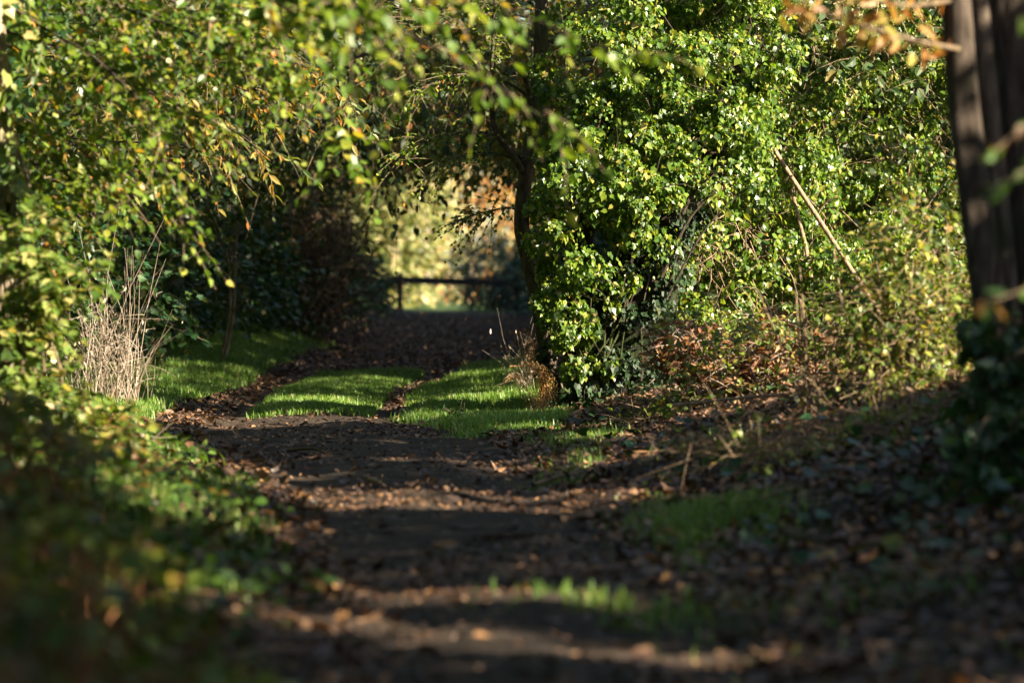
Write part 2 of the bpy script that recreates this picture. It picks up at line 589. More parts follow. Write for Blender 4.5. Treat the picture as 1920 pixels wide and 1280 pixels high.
grass_patch("grass", "bright green grass on the verge between the lane and the slim tree", 300000, (-1.1, .7, 24, 46), lambda x, y: grassy(x, y)[0] ** 1.2 * np.clip(.75 + .3 * bumps(x * 2, y), .3, 1), (.03, .10))
grass_patch("grass", "green grass on the verge below the dry pale stalks", 300000, (-4.3, -2.2, 23, 60), lambda x, y: grassy(x, y)[1], (.05, .12))
grass_patch("grass", "short green grass strip between the two wheel tracks", 90000, (-2.2, -.8, 26, 41), lambda x, y: grassy(x, y)[2], (.04, .08))


grass_patch("grass", "ragged grass and weeds along the foot of the left bank", 60000, (-3.2, .1, 11, 25),
            lambda x, y: sm(.0, .2, lane_x(y) - lane_w(y) - x + .06 * bumps(x * 2, y)) * sm(1.3, .4, lane_x(y) - lane_w(y) - x) * np.clip(.45 + .5 * bumps(x * 1.7, y * 1.1), 0, 1), (.04, .12), .0032)


def tuft_d(cx, cy, rx, ry):
    return lambda x, y: np.exp(-(((x - cx) / rx) ** 2 + ((y - cy) / ry) ** 2) * 1.6) * (bumps(x * 2, y * 2) > -.3)


for px, py, rx, ry, n, lab in ((1265, 985, .11, 1.8, 7000, "strip of fresh grass growing up through brown leaves beside the lane"),
                               (1150, 1130, .30, .7, 4500, "blurred grass tuft in the middle of the lane nearest the viewer"),
                               (1700, 1150, .45, 1.4, 5000, "dim grass among fallen leaves below the ivied double trunk"),
                               (1300, 862, .35, 1.2, 4000, "small sunlit grass tuft below the bramble bush"),
                               (1060, 890, .16, .6, 1800, "small sunlit grass tuft at the lane edge below the ivy tree")):
    Y = H * F / (py - HY) * .97
    X = (px - CX) / F * Y
    grass_patch("grass", lab, n, (X - 1.2 * rx * 1.5, X + 1.8 * rx, Y - 1.8 * ry, Y + 1.8 * ry), tuft_d(X, Y, rx, ry), (.035, .085) if px == 1265 else (.025, .065), .003)

grass_patch("grass", "thin patchy grass along the lane's right edge among brown leaves", 60000, (0, 1.6, 13, 25),
            lambda x, y: np.exp(-((x - lane_x(y) - lane_w(y) - .28) / .22) ** 2) * np.clip(bumps(x * 1.9 + 4, y * .8) * .7, 0, .8), (.03, .09), .003)

# ------------------------------------------------------------------ fallen leaves and low herbs
n = 230000
y = np.where(rng.random(n) < .74, 5 + 45 * rng.random(n) ** 1.15, rng.uniform(44, 117, n))
x = rng.uniform(-3.4, 4.2, n)
u = x - lane_x(y)
wd = lane_w(y)
gr = np.maximum.reduce(grassy(x, y))
patch = np.clip(.5 + .35 * bumps(x * .8, y * .6), .12, 1)
dens = np.where(np.abs(u) < wd * .75, .075 * patch, np.where(u > 0, .95, .7)) * (1 - .78 * gr)
dens = np.where((np.abs(u) >= wd * .75) & (np.abs(u) < wd * 1.1), .75, dens)
dens = np.where((np.abs(u) < wd * 1.2) & (y > 40), .75, dens)
k = rng.random(n) < dens
x, y = x[k], y[k]
N = len(x)
g = Geo()
az = rng.uniform(0, 6.28, N)
ax = np.c_[np.cos(az), np.sin(az), rng.normal(0, .16, N)]
nn = np.c_[rng.normal(0, .35, (N, 2)), np.ones(N)]
h2 = N // 2
pp = on_ground(x, y, 0) + np.c_[np.zeros((N, 2)), rng.uniform(.002, .03, N)]
leaves(g, CURLED, pp[:h2], ax[:h2], nn[:h2], np.clip(rng.lognormal(-3.1, .45, h2), .015, .10), rng.uniform(-1.0, 1.3, h2))
leaves(g, MAPLE, pp[h2:], ax[h2:], nn[h2:], rng.uniform(.02, .06, N - h2), rng.uniform(-2.0, 3.0, N - h2))
n = 85000
y = 6 + 40 * rng.random(n) ** 1.2
x = lane_x(y) + rng.normal(0, .75, n) * lane_w(y)
k = rng.random(n) < (1 - .8 * np.maximum.reduce(grassy(x, y))) * np.clip(.4 + .5 * bumps(x * 1.4, y * .9), .08, 1) * sm(-.1, 1.0, np.abs(x - lane_x(y)) / lane_w(y) + .35)
x, y = x[k], y[k]
N = len(x)
az = rng.uniform(0, 6.28, N)
BIT = (np.array([[-.28, 0, 0], [.3, .1, .05], [.22, .8, .12], [-.2, 1, -.02]]), [[[0, 1, 2, 3]]])
leaves(g, BIT, on_ground(x, y, .004), np.c_[np.cos(az), np.sin(az), rng.normal(0, .25, N)], np.c_[rng.normal(0, .4, (N, 2)), np.ones(N)], rng.uniform(.008, .034, N))
tag(g.build("fallen_leaves", M['litter']), "brown curled autumn leaves strewn over the lane and bank", "fallen leaves", None, 'stuff')

n = 26000
y = rng.uniform(4.2, 23.5, n)
x = rng.uniform(-3.4, .3, n)
u = x - lane_x(y)
wd = lane_w(y)
k = rng.random(n) < sm(.0, .35, -u - wd + .1 * bumps(x, y)) * .95
x, y = x[k], y[k]
N = len(x)
g = Geo()
hh = rng.uniform(.01, .14, N) * np.clip(.55 + .3 * bumps(x, y), .15, 1.2)
az = rng.uniform(0, 6.28, N)
leaves(g, ROUND, on_ground(x, y) + np.c_[np.zeros((N, 2)), hh], np.c_[np.cos(az), np.sin(az), rng.normal(0, .3, N)],
       np.c_[rng.normal(0, .5, (N, 2)), np.ones(N)], rng.uniform(.03, .07, N))
tag(g.build("ground_cover", M['herb']), "low green weeds covering the bank along the lane's left edge", "weeds", None, 'stuff')

n = 9000
y = rng.uniform(10.5, 26, n)
x = rng.uniform(.4, 4.5, n)
u = x - lane_x(y)
k = rng.random(n) < np.clip(.05 + .6 * np.exp(-((x - 1.95) / .55) ** 2 - ((y - 14) / 2.2) ** 2) + .35 * np.exp(-((x - .8) / .6) ** 2 - ((y - 26.2) / 1.2) ** 2), 0, 1) * (u > lane_w(y) + .2)
x, y = x[k], y[k]
N = len(x)
g = Geo()
az = rng.uniform(0, 6.28, N)
leaves(g, IVY, on_ground(x, y) + np.c_[np.zeros((N, 2)), rng.uniform(.02, .12, N)], np.c_[np.cos(az), np.sin(az), rng.normal(0, .3, N)],
       np.c_[rng.normal(0, .6, (N, 2)), np.ones(N)], rng.uniform(.04, .075, N))
tag(g.build("ground_ivy", M['ivy_dark']), "dark ivy trailing through fallen leaves on the bank", "ivy", None, 'stuff')

# ------------------------------------------------------------------ slim leaning tree in the middle
t = thing("slim_tree", "slim leaning grey tree beside the lane with sparse small leaves", "tree", P(1036, 742, 28))
g = Geo()
main = [P(1038, 775, 28), P(1034, 715, 28), P(1022, 620, 28), P(1000, 520, 28), P(978, 430, 28), P(985, 330, 28), P(1000, 230, 28), P(1012, 110, 28), P(1016, -40, 28), P(1010, -300, 28)]
limb(g, main, [.13, .075, .066, .06, .054, .052, .052, .050, .046, .03], 60, 16, .06)
tr = g.build("trunk", M['bark_grey'], t, True)
g = Geo()
lims = [([(985, 330), (960, 290), (930, 250), (922, 180), (925, 60), (930, -60)], .03),
        ([(1000, 230), (985, 150), (950, 80), (900, 20)], .022),
        ([(1000, 420), (1020, 330), (1045, 260), (1060, 160), (1055, 40)], .028),
        ([(980, 400), (960, 390), (900, 400), (870, 410)], .012),
        ([(978, 300), (930, 255), (850, 250), (760, 285)], .014),
        ([(985, 310), (940, 290), (870, 290), (800, 330)], .010),
        ([(1005, 190), (940, 150), (860, 140), (780, 170)], .014)]
for pts, r in lims:
    limb(g, [P(a, b, 28 - .15 * i) for i, (a, b) in enumerate(pts)], np.linspace(r, r * .25, len(pts)), 16, 7, .06)
g.build("branches", M['bark_grey'], t, True)
lg, tg = Geo(), Geo()
for pts, r in lims:
    pl = resample([P(a, b, 28 - .15 * i) for i, (a, b) in enumerate(pts)], 40)[12:]
    c = pl[rng.integers(0, len(pl), 34)]
    d = norm(pl[-1] - pl[0]) + rng.normal(0, .6, (34, 3))
    sprays(lg, tg, c, d, rng.uniform(.12, .42, 34), 8, .042, BIRCH, .25, sunward=.3)
c, d = blob_points(P(960, 60, 28.3), (.9, .7, .45), 60)
sprays(lg, tg, c, d, .35, 7, .042, BIRCH, .25)
leafy("crown", lg, M['birch'], tg, M['twig'], t)

# ------------------------------------------------------------------ ivy covered tree
def ivy_mass(lg, clumps, per, size=.062, T=IVY, nj=.5, sub=30):
    for (px, py, Y, rx, ry, rd, n) in clumps:
        c = P(px, py, Y)
        q, dq = blob_points(c, (rx * Y / F, rd, ry * Y / F), int(sub * n) + 4, .72)
        k = ~((dq[:, 1] > .5) & (rng.random(len(dq)) < .7))
        q, dq = q[k], dq[k]
        rs = rng.uniform(.07, .21, len(q)) * (1 if rx * Y / F > .3 else .6)
        i = rng.integers(0, len(q), int(n * per))
        m = len(i)
        d = norm(rng.normal(size=(m, 3)) + dq[i] * .9 + np.array([0, 0, .25]))
        p = q[i] + d * (rs[i] * rng.uniform(.55, 1.1, m))[:, None] * np.array([1, 1, .8])
        nn = d * .7 + SUNV * .75 + rng.normal(0, nj, (m, 3))
        ax = np.array([0, 0, -.9]) + d * .35 + rng.normal(0, .5, (m, 3))
        leaves(lg, T, p, ax, nn, size * np.clip(rng.lognormal(-.2, .42, m), .3, 1.6))


def stems_in(tg, clumps, n, L=(.2, .7), r=.006):
    for (px, py, Y, rx, ry, rd, _) in clumps:
        p, d = blob_points(P(px, py, Y), (rx * Y / F * .95, rd * .95, ry * Y / F * .95), n, .5)
        k = d[:, 1] < .4
        p = p[k]
        m = len(p)
        dr = norm(np.c_[rng.normal(.15, .5, m), rng.normal(0, .3, m), rng.normal(-.5, .7, m)]) * rng.uniform(*L, m)[:, None]
        side = rng.normal(0, .09, (m, 3))
        pts = np.stack([p + dr * s + side * math.sin(s * 3.1) for s in (0, .33, .66, 1)], 1)
        rr = rng.uniform(.4, 1.2, m) * r
        twigs(tg, pts, np.stack([rr, rr * .9, rr * .8, rr * .5], 1), 5)


t = thing("ivy_covered_tree", "thick old tree stump smothered in glossy dark ivy beside the slim tree", "tree", P(1150, 785, 27.3))
g = Geo()
limb(g, [P(1145, 815, 27.35), P(1152, 760, 27.35), P(1165, 680, 27.35), P(1190, 590, 27.3), P(1222, 490, 27.3), P(1262, 400, 27.3), P(1310, 300, 27.5), P(1380, 120, 27.9), P(1420, -60, 28.2), P(1430, -300, 28.5)],
     [.40, .31, .265, .24, .20, .17, .11, .05, .04, .03], 54, 22, .12)
for bx, by in ((1040, 800), (1262, 795), (1110, 815), (1210, 812)):
    limb(g, [P(1150 + (bx - 1150) * .35, 720, 27.2), P(1150 + (bx - 1150) * .7, 770, 27.1), P(bx, by, 27.0)], [.10, .08, .03], 14, 9, .1)
limb(g, [P(1085, 800, 27.5), P(1085, 720, 27.5), P(1080, 600, 27.5), P(1090, 480, 27.6), P(1120, 350, 27.7), P(1150, 150, 27.8)], [.13, .10, .085, .075, .06, .04], 30, 12, .1)
g.build("trunk", M['bark_stump_shade'], t, True)
IC = [(1108, 455, 27.05, 108, 115, .40, 1.0), (1130, 330, 27.1, 110, 120, .42, 1.0), (1225, 215, 27.3, 150, 130, .5, 1.3),
      (1180, 90, 27.5, 150, 120, .5, 1.2), (1190, 350, 27.0, 95, 75, .35, .9), (1080, 570, 27.0, 60, 75, .28, .5),
      (1310, 300, 27.4, 110, 110, .4, 1.1), (1330, 130, 27.6, 150, 140, .5, 1.3), (1098, 655, 27.1, 40, 55, .2, .22),
      (1250, -40, 27.6, 200, 80, .5, 1.0), (1390, 60, 27.9, 110, 110, .45, .9)]
IT = [(1140, 770, 27.2, 100, 50, .40, .9), (1044, 690, 27.78, 26, 55, .12, .35), (1155, 710, 27.25, 84, 60, .33, 1.0), (1170, 650, 27.28, 76, 60, .30, 1.0), (1188, 590, 27.25, 70, 60, .28, 1.0), (1208, 530, 27.25, 64, 60, .26, 1.0), (1235, 465, 27.25, 58, 60, .24, .9), (1265, 405, 27.25, 54, 60, .22, .8)]
lg, tg = Geo(), Geo()
ivy_mass(lg, IC, 4200, .036)
g2 = Geo()
ivy_mass(g2, IT, 1000, .042, sub=46)
g2.build("trunk_ivy", M['ivy_trunk_shade'], t)
stems_in(tg, IC, 26, (.12, .4), .0045)
lg.build("ivy", M['ivy'], t)
for i in range(9):
    a = rng.uniform(1070, 1215)
    pts = [P(a + rng.normal(0, 12), 800, 27.05), P(a + rng.normal(0, 22), 700, 27.0), P(a + 15 + rng.normal(0, 26), 600, 27.0), P(a + 45 + rng.normal(0, 30), 470, 27.05)]
    limb(tg, pts, np.linspace(rng.uniform(.006, .016), .005, 4), 14, 6, .1)
for pts, r in (([(1290, 380), (1300, 330), (1330, 290), (1365, 280)], .014), ([(1280, 400), (1310, 350), (1350, 320)], .012), ([(1240, 520), (1300, 400), (1370, 330)], .014), ([(1250, 560), (1330, 420), (1400, 350)], .010)):
    limb(tg, [P(a, b, 26.95) for a, b in pts], np.linspace(r, r * .5, len(pts)), 14, 6, .08)
tg.build("stems", M['bark_dark'], t, True)

# ------------------------------------------------------------------ ivy thicket to the right of it
t = thing("ivy_thicket", "sunlit wall of tangled bright green ivy between two trees", "ivy", P(1500, 700, 30))
TC = [(1420, 300, 29.2, 140, 150, .5, 1.1), (1460, 120, 29.4, 170, 140, .6, 1.2), (1560, 260, 29.8, 160, 150, .6, 1.2), (1640, 100, 30.2, 170, 150, .6, 1.2),
      (1700, 280, 30.6, 160, 160, .6, 1.2), (1430, 480, 29.0, 150, 110, .5, 1.0), (1560, 440, 29.6, 160, 120, .6, 1.1), (1700, 440, 30.3, 150, 120, .6, 1.0),
      (1340, 500, 28.6, 100, 120, .4, .8), (1340, 640, 28.4, 100, 80, .4, .6), (1460, 600, 28.8, 120, 80, .45, .7), (1600, 580, 29.3, 150, 90, .5, .8),
      (1500, -40, 29.6, 260, 90, .7, 1.1), (1800, 60, 31, 150, 160, .7, .9), (1820, 300, 31, 140, 180, .7, .9), (1820, 520, 31, 140, 160, .7, .8), (1730, 600, 30, 120, 100, .5, .6)]
lg, tg = Geo(), Geo()
ivy_mass(lg, TC, 4700, .034)
ivy_mass(lg, [(a, b, y - .15, c, d, e, f) for a, b, y, c, d, e, f in TC], 420, .045, ROUND, .8)
stems_in(tg, TC, 110, (.12, .5), .0042)
lg.build("ivy", M['ivy'], t)
tg.build("stems", M['twig_pale'], t, True)

# dead leaning branches
for name, pts, r, lab in (("dead_branch", [(1440, 262), (1484, 333), (1531, 405), (1572, 468), (1602, 515), (1650, 590)], .021, "thick bare dead branch slanting down through the sunlit ivy"),
                          ("dead_branch", [(1488, 370), (1500, 420), (1512, 470), (1520, 520)], .016, "thin bare dead branch hanging just left of the thick one")):
    g = Geo()
    limb(g, [P(a, b, 28.62 - .05 * i) for i, (a, b) in enumerate(pts)], np.linspace(r * .8, r, len(pts)), 24, 9, .06)
    limb(g, [P(pts[2][0], pts[2][1], 28.65), P(pts[2][0] + 14, pts[2][1] - 22, 28.6), P(pts[2][0] + 40, pts[2][1] - 38, 28.55)], [r * .5, r * .35, r * .15], 10, 6, .08)
    tag(g.build(name, M['twig_pale'], None, True), lab, "branch")

# ------------------------------------------------------------------ dead bracken heap and bramble bush
def straw(geo, p, d, L, r, curve=.15, sides=4):
    m = len(p)
    d = norm(d) * np.asarray(L)[:, None]
    s_ = rng.normal(0, 1, (m, 3)) * (np.asarray(L) * curve)[:, None]
    pts = np.stack([p + d * s + s_ * s * s + np.array([0, 0, -.15]) * (np.asarray(L) * s * s)[:, None] for s in (0, .33, .66, 1)], 1)
    rr = np.broadcast_to(np.asarray(r, float), (m,))
    twigs(geo, pts, np.stack([rr, rr * .85, rr * .65, rr * .3], 1), sides)


t = thing("dead_bracken", "brown heap of dead bracken and stalks under the ivy wall", "bracken", P(1520, 745, 24))
g, lg = Geo(), Geo()
for (px, py, rx, ry, m) in ((1380, 690, 110, 45, 200), (1470, 690, 90, 55, 240), (1550, 715, 90, 55, 330), (1650, 700, 110, 65, 300), (1310, 660, 90, 50, 190), (1600, 775, 150, 30, 240), (1450, 770, 150, 30, 170), (1280, 640, 50, 40, 90), (1700, 770, 90, 30, 120), (1560, 640, 70, 35, 90), (1450, 620, 60, 40, 60)):
    p, d = blob_points(P(px, py, 24.5), (rx * 24.5 / F, .4, ry * 24.5 / F), m, .3)
    straw(g, p, np.c_[rng.normal(0, 1, m), rng.normal(0, .6, m), rng.normal(.05, .38, m)], rng.uniform(.06, .38, m), rng.uniform(.0015, .006, m), .10)
    q, d = blob_points(P(px, py, 24.5), (rx * 24.5 / F, .4, ry * 24.5 / F), m * 3, .3)
    leaves(lg, NARROW, q, rng.normal(0, 1, (m * 3, 3)) * [1, 1, .5], rng.normal(0, .7, (m * 3, 3)) + [.2, -.2, .8], rng.uniform(.03, .12, m * 3), rng.uniform(-2, 3, m * 3))
g.build("stalks", M['dry'], t)
lg.build("fronds", M['bracken'], t)

t = thing("bramble_patch", "low scrambling bramble with green leaves growing through the dead bracken", "bramble", P(1420, 780, 23.5))
lg, tg = Geo(), Geo()
for (px, py, rx, ry, m) in ((1330, 740, 120, 45, 46), (1460, 660, 110, 40, 34), (1560, 760, 120, 40, 36), (1300, 600, 70, 50, 30), (1400, 610, 90, 40, 34), (1620, 650, 80, 40, 30)):
    p, d = blob_points(P(px, py, 23.6), (rx * 23.6 / F, .3, ry * 23.6 / F), m, .2)
    sprays(lg, tg, p, d + rng.normal(0, .6, (m, 3)), rng.uniform(.1, .35, m), 6, .05, ROUND, .3, sunward=.2)
leafy("leaves", lg, M['bramble'], tg, M['twig_pale'], t)

t = thing("bramble_bush", "yellow green bramble bush in sunlight beside the ivied double trunk", "bush", P(1650, 850, 19.5))
lg, tg = Geo(), Geo()
for (px, py, rx, ry, m) in ((1720, 470, 90, 90, 90), (1680, 600, 120, 90, 130), (1760, 620, 80, 110, 110), (1700, 720, 110, 70, 120), (1690, 810, 90, 35, 50), (1610, 600, 70, 60, 40), (1760, 360, 60, 90, 45), (1770, 780, 60, 60, 50), (1590, 830, 70, 22, 14)):
    Y = 19.5
    p, d = blob_points(P(px, py, Y), (rx * Y / F, .35, ry * Y / F), m, .25)
    sprays(lg, tg, p, d + rng.normal(0, .5, (m, 3)), rng.uniform(.15, .4, m), 6, .052, ROUND, .35, sunward=.2, tw=.003)
for (px, py, rx, ry, m) in ((1640, 740, 150, 70, 170), (1560, 830, 180, 30, 120), (1700, 600, 90, 90, 60)):
    p, d = blob_points(P(px, py, 19.4), (rx * 19.4 / F, .4, ry * 19.4 / F), m, .2)
    straw(tg, p, np.c_[rng.normal(0, .8, m), rng.normal(0, .5, m), rng.normal(.1, .7, m)], rng.uniform(.08, .4, m), rng.uniform(.001, .0035, m), .15)
for i in range(26):
    a = rng.uniform(1500, 1790)
    b = a + rng.normal(-20, 70)
    limb(tg, [P(a, 860, 19.6), P(a + (b - a) * .4, 720, 19.5), P(b, 560 + rng.uniform(-120, 80), 19.4)], [.008, .006, .003], 12, 5, .05)
lg.build("leaves", M['bramble'], t)
tg.build("stems", M['twig_pale'], t, True)

for lab, cx, cy, Y, spots in (
        ("low bramble spilling down the bank below the sunlit bramble bush", 1600, 850, 17.5, ((1500, 840, 130, 26, 40), (1640, 850, 130, 30, 46), (1380, 830, 110, 22, 34), (1760, 860, 70, 40, 30))),
        ("trailing green bramble and dry stems at the foot of the leaning ivied stump", 1290, 790, 24.5, ((1290, 770, 90, 30, 40), (1230, 800, 80, 20, 26), (1390, 780, 80, 28, 30)))):
    t = thing("bramble_patch", lab, "bramble", P(cx, cy, Y))
    lg, tg = Geo(), Geo()
    for (px, py, rx, ry, m) in spots:
        p, d = blob_points(P(px, py, Y), (rx * Y / F, .7, ry * Y / F), m, .1)
        p[:, 2] = np.maximum(p[:, 2], ground_z(p[:, 0], p[:, 1]) + .03)
        sprays(lg, tg, p, d * [1, 1, .3] + rng.normal(0, .6, (m, 3)) + [0, 0, .15], rng.uniform(.1, .35, m), 6, .046, ROUND, .35, tw=.0028)
        p, d = blob_points(P(px, py, Y), (rx * Y / F, .8, ry * Y / F), m * 3, .1)
        p[:, 2] = np.maximum(p[:, 2], ground_z(p[:, 0], p[:, 1]) + .02)
        straw(tg, p, np.c_[rng.normal(0, 1, m * 3), rng.normal(0, .6, m * 3), rng.normal(.12, .4, m * 3)], rng.uniform(.08, .45, m * 3), rng.uniform(.001, .004, m * 3), .15)
    leafy("leaves", lg, M['bramble'], tg, M['twig_pale'], t)

# bare stems standing in front of the bracken
for pts, r, lab in (([(1345, 850), (1390, 780), (1420, 720), (1400, 680)], .009, "crooked bare stem rising from leaf litter left of the bracken heap"),
                    ([(1425, 850), (1400, 770), (1370, 700)], .007, "thin bare stem leaning left before the bracken heap"),
                    ([(1260, 760), (1400, 745), (1520, 735), (1640, 715)], .012, "long bare branch lying level across the bracken heap")):
    g = Geo()
    limb(g, [P(a, b, 21.5) for a, b in pts], np.linspace(r, r * .5, len(pts)), 18, 6, .08)
    tag(g.build("bare_stem", M['twig_pale'], None, True), lab, "stem")

# ------------------------------------------------------------------ double trunk at the right edge
t = thing("double_trunk_tree", "dark double trunked tree with ivied foot at the right edge", "tree", P(1880, 1010, 14))
g = Geo()
limb(g, [P(1885, 1050, 14), P(1864, 800, 14), P(1857, 620, 14), P(1831, 400, 14), P(1808, 200, 14), P(1794, 0, 14), P(1780, -900, 14), P(1740, -2900, 14.2)], [.12, .078, .066, .062, .057, .053, .048, .03], 80, 22, .07)
g.build("trunk", M['bark_brown'], t, True)
g = Geo()
limb(g, [P(1970, 1050, 14.2), P(1962, 800, 14.2), P(1947, 620, 14.2), P(1930, 420, 14.2), P(1912, 200, 14.2), P(1898, 0, 14.2), P(1900, -900, 14.2), P(1930, -2900, 14.5)], [.2, .13, .115, .105, .098, .092, .085, .05], 80, 22, .09)
g.build("trunk", M['bark_brown'], t, True)
g = Geo()
limb(g, [P(1905, 1000, 14.12), P(1904, 700, 14.12), P(1888, 500, 14.12), P(1858, 230, 14.1), P(1836, 0, 14.1), P(1826, -600, 14.1)], [.05, .042, .039, .036, .034, .02], 40, 12, .06)
g.build("trunk", M['bark_stem'], t, True)
lg = Geo()
EC = [(1890, 620, 13.9, 55, 60, .13, .25), (1895, 730, 13.9, 65, 80, .16, .42), (1885, 840, 13.85, 85, 80, .2, .6), (1870, 930, 13.8, 120, 45, .3, .6), (1960, 850, 14, 100, 140, .3, .7)]
ivy_mass(lg, EC, 620, .055)
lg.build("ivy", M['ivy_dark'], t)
tg = Geo()
stems_in(tg, EC, 26, (.15, .5), .005)
tg.build("stems", M['twig'], t)
# its autumn branch
g = Geo()
br = [P(1812, 95, 14), P(1740, 82, 13.8), P(1660, 60, 13.6), P(1560, 30, 13.5), P(1480, -10, 13.4)]
limb(g, br, [.012, .009, .007, .005, .003], 20, 6, .05)
b2 = [P(1800, 0, 14), P(1700, 10, 13.8), P(1600, -10, 13.6), P(1500, -30, 13.5)]
limb(g, b2, [.010, .008, .006, .003], 14, 6, .05)
b_o = g.build("branch", M['twig'], t, True)
b_o["label"] = "thin side branch with orange autumn leaves"
lg = Geo()
for bb, m in ((br, 60), (b2, 44)):
    pl = resample(bb, 40)[5:40]
    p = pl[rng.integers(0, len(pl), m)] + rng.normal(0, .03, (m, 3))
    leaves(lg, NARROW, p, np.c_[rng.normal(-.3, .7, m), rng.normal(-.2, .5, m), rng.normal(-.45, .5, m)], rng.normal(0, 1, (m, 3)) + [0, -.5, .5], rng.uniform(.045, .10, m))
lg.build("orange_leaves", M['chestnut'], b_o)
lg, tg = Geo(), Geo()
for c, r, m in ((P(1750, -2600, 14), (1.2, 1.2, .8), 160), (P(1960, -3000, 15), (1.4, 1.4, .9), 200), (P(1700, -3200, 13.5), (1.2, 1.2, .8), 120)):
    p, d = blob_points(c, r, m, .3)
    sprays(lg, tg, p, d, .4, 7, .14, NARROW, .4)
leafy("crown", lg, M['autumn'], tg, M['twig'], t)

# blurred sprig in front of that trunk
t = thing("leafy_sprig", "sunlit blurred leaf sprig hanging before the dark double trunk", "branch", P(1990, 200, 10))
lg, tg = Geo(), Geo()
for pts in ([(2000, 190), (1930, 230), (1880, 270), (1850, 300)], [(2000, 300), (1940, 310), (1890, 340), (1850, 350)], [(2000, 520), (1930, 540), (1870, 560), (1840, 565)], [(2010, 60), (1950, 40), (1910, 30)]):
    b = [P(a, bb, 10 - .1 * i) for i, (a, bb) in enumerate(pts)]
    limb(tg, b, np.linspace(.003, .001, len(b)), 12, 5, .05)
    pl = resample(b, 20)
    m = 9
    p = pl[rng.integers(5, 20, m)]
    leaves(lg, OVAL, p, np.c_[rng.normal(-.4, .5, m), rng.normal(0, .5, m), rng.normal(-.5, .4, m)], rng.normal(0, .6, (m, 3)) + [.5, -.6, .4], rng.uniform(.04, .07, m))
leafy("leaves", lg, M['herb'], tg, M['twig'], t)


# ------------------------------------------------------------------ overhanging branches, top left and top middle
def overhang(name, label, branches, mat, T, size, per, Lr, droop, k=8, origin=None, clumps=(), sunward=.25):
    t = thing(name, label, "tree", origin)
    g, lg, tg = Geo(), Geo(), Geo()
    for pts, r, m in branches:
        b = [P(*q) for q in pts]
        limb(g, b, np.linspace(r * .6, r * .12, len(b)), 24, 7, .05)
        pl = resample(b, 60)
        idx = np.minimum((60 * rng.random(int(m * per)) ** .75).astype(int), 59)
        c = pl[idx] + rng.normal(0, .02, (len(idx), 3))
        tdir = norm(np.gradient(pl, axis=0))[idx]
        d = tdir * .8 + rng.normal(0, .55, (len(idx), 3)) + np.array([0, 0, -.15])
        sprays(lg, tg, c, d, rng.uniform(*Lr, len(idx)), k, size, T, droop, sunward=sunward)
    for (px, py, Y, rx, ry, rd, m) in clumps:
        p, d = blob_points(P(px, py, Y), (rx * Y / F, rd, ry * Y / F), m, .1)
        sprays(lg, tg, p, d * .5 + rng.normal(0, .4, (m, 3)) + np.array([.45, 0, -.2]), rng.uniform(*Lr, m), k, size, T, droop, sunward=sunward)
    g.build("branches", M['bark_dark'], t, True)
    leafy("crown", lg, M[mat], tg, M['twig'], t)
    return t


left_tree = overhang("overhanging_tree", "leafy tree whose yellow green branches droop over the lane from the left", [
    ([(-120, -80, 19.0), (60, 40, 19.0), (190, 120, 18.5), (280, 220, 18.2), (315, 340, 18.0), (340, 420, 18.0)], .015, 26),
    ([(-100, -160, 19.0), (150, -20, 19.0), (350, 60, 18.5), (520, 130, 18.0), (610, 200, 17.8), (652, 285, 17.6)], .015, 36),
    ([(-120, 150, 20.0), (60, 230, 20.0), (150, 280, 19.6), (200, 330, 19.4)], .015, 20),
    ([(-120, 20, 19.0), (140, 100, 19.0), (300, 180, 18.5), (420, 250, 18.3)], .015, 26),
    ([(-60, -260, 19.0), (220, -120, 19.0), (420, -20, 18.5), (560, 30, 18.0), (640, 120, 17.8)], .015, 26),
    ([(-120, 300, 20.0), (20, 360, 20.0), (120, 420, 19.8)], .015, 14)],
    'birch', MAPLE, .064, 1.5, (.14, .40), .32, 8, P(-330, 700, 19.5),
    [(100, 100, 19.5, 170, 150, .6, 100), (300, 60, 19.2, 180, 120, .6, 100), (480, 40, 18.6, 140, 80, .5, 60), (150, 290, 19.8, 140, 120, .5, 70), (60, 360, 20.2, 90, 70, .4, 26)])
g = Geo()
limb(g, [P(-330, 760, 19.5), P(-320, 400, 19.5), P(-290, 100, 19.4), P(-240, -260, 19.2), P(-200, -700, 19.0)], [.16, .13, .11, .09, .05], 30, 14, .06)
for pts in ([(-295, 150, 19.4), (-200, 60, 19.2), (-120, -80, 19.0)], [(-300, 200, 19.4), (-200, 160, 19.8), (-120, 150, 20.0)], [(-260, -100, 19.3), (-180, -200, 19.2), (-60, -260, 19.0)], [(-290, 100, 19.4), (-200, -60, 19.2), (-100, -160, 19.0)],
            [(-305, 200, 19.4), (-200, 80, 19.2), (-120, 20, 19.0)], [(-320, 400, 19.5), (-220, 340, 19.8), (-120, 300, 20.0)]):
    limb(g, [P(*q) for q in pts], [.06, .045, .03], 12, 8, .05)
g.build("trunk", M['bark_grey'], left_tree, True)

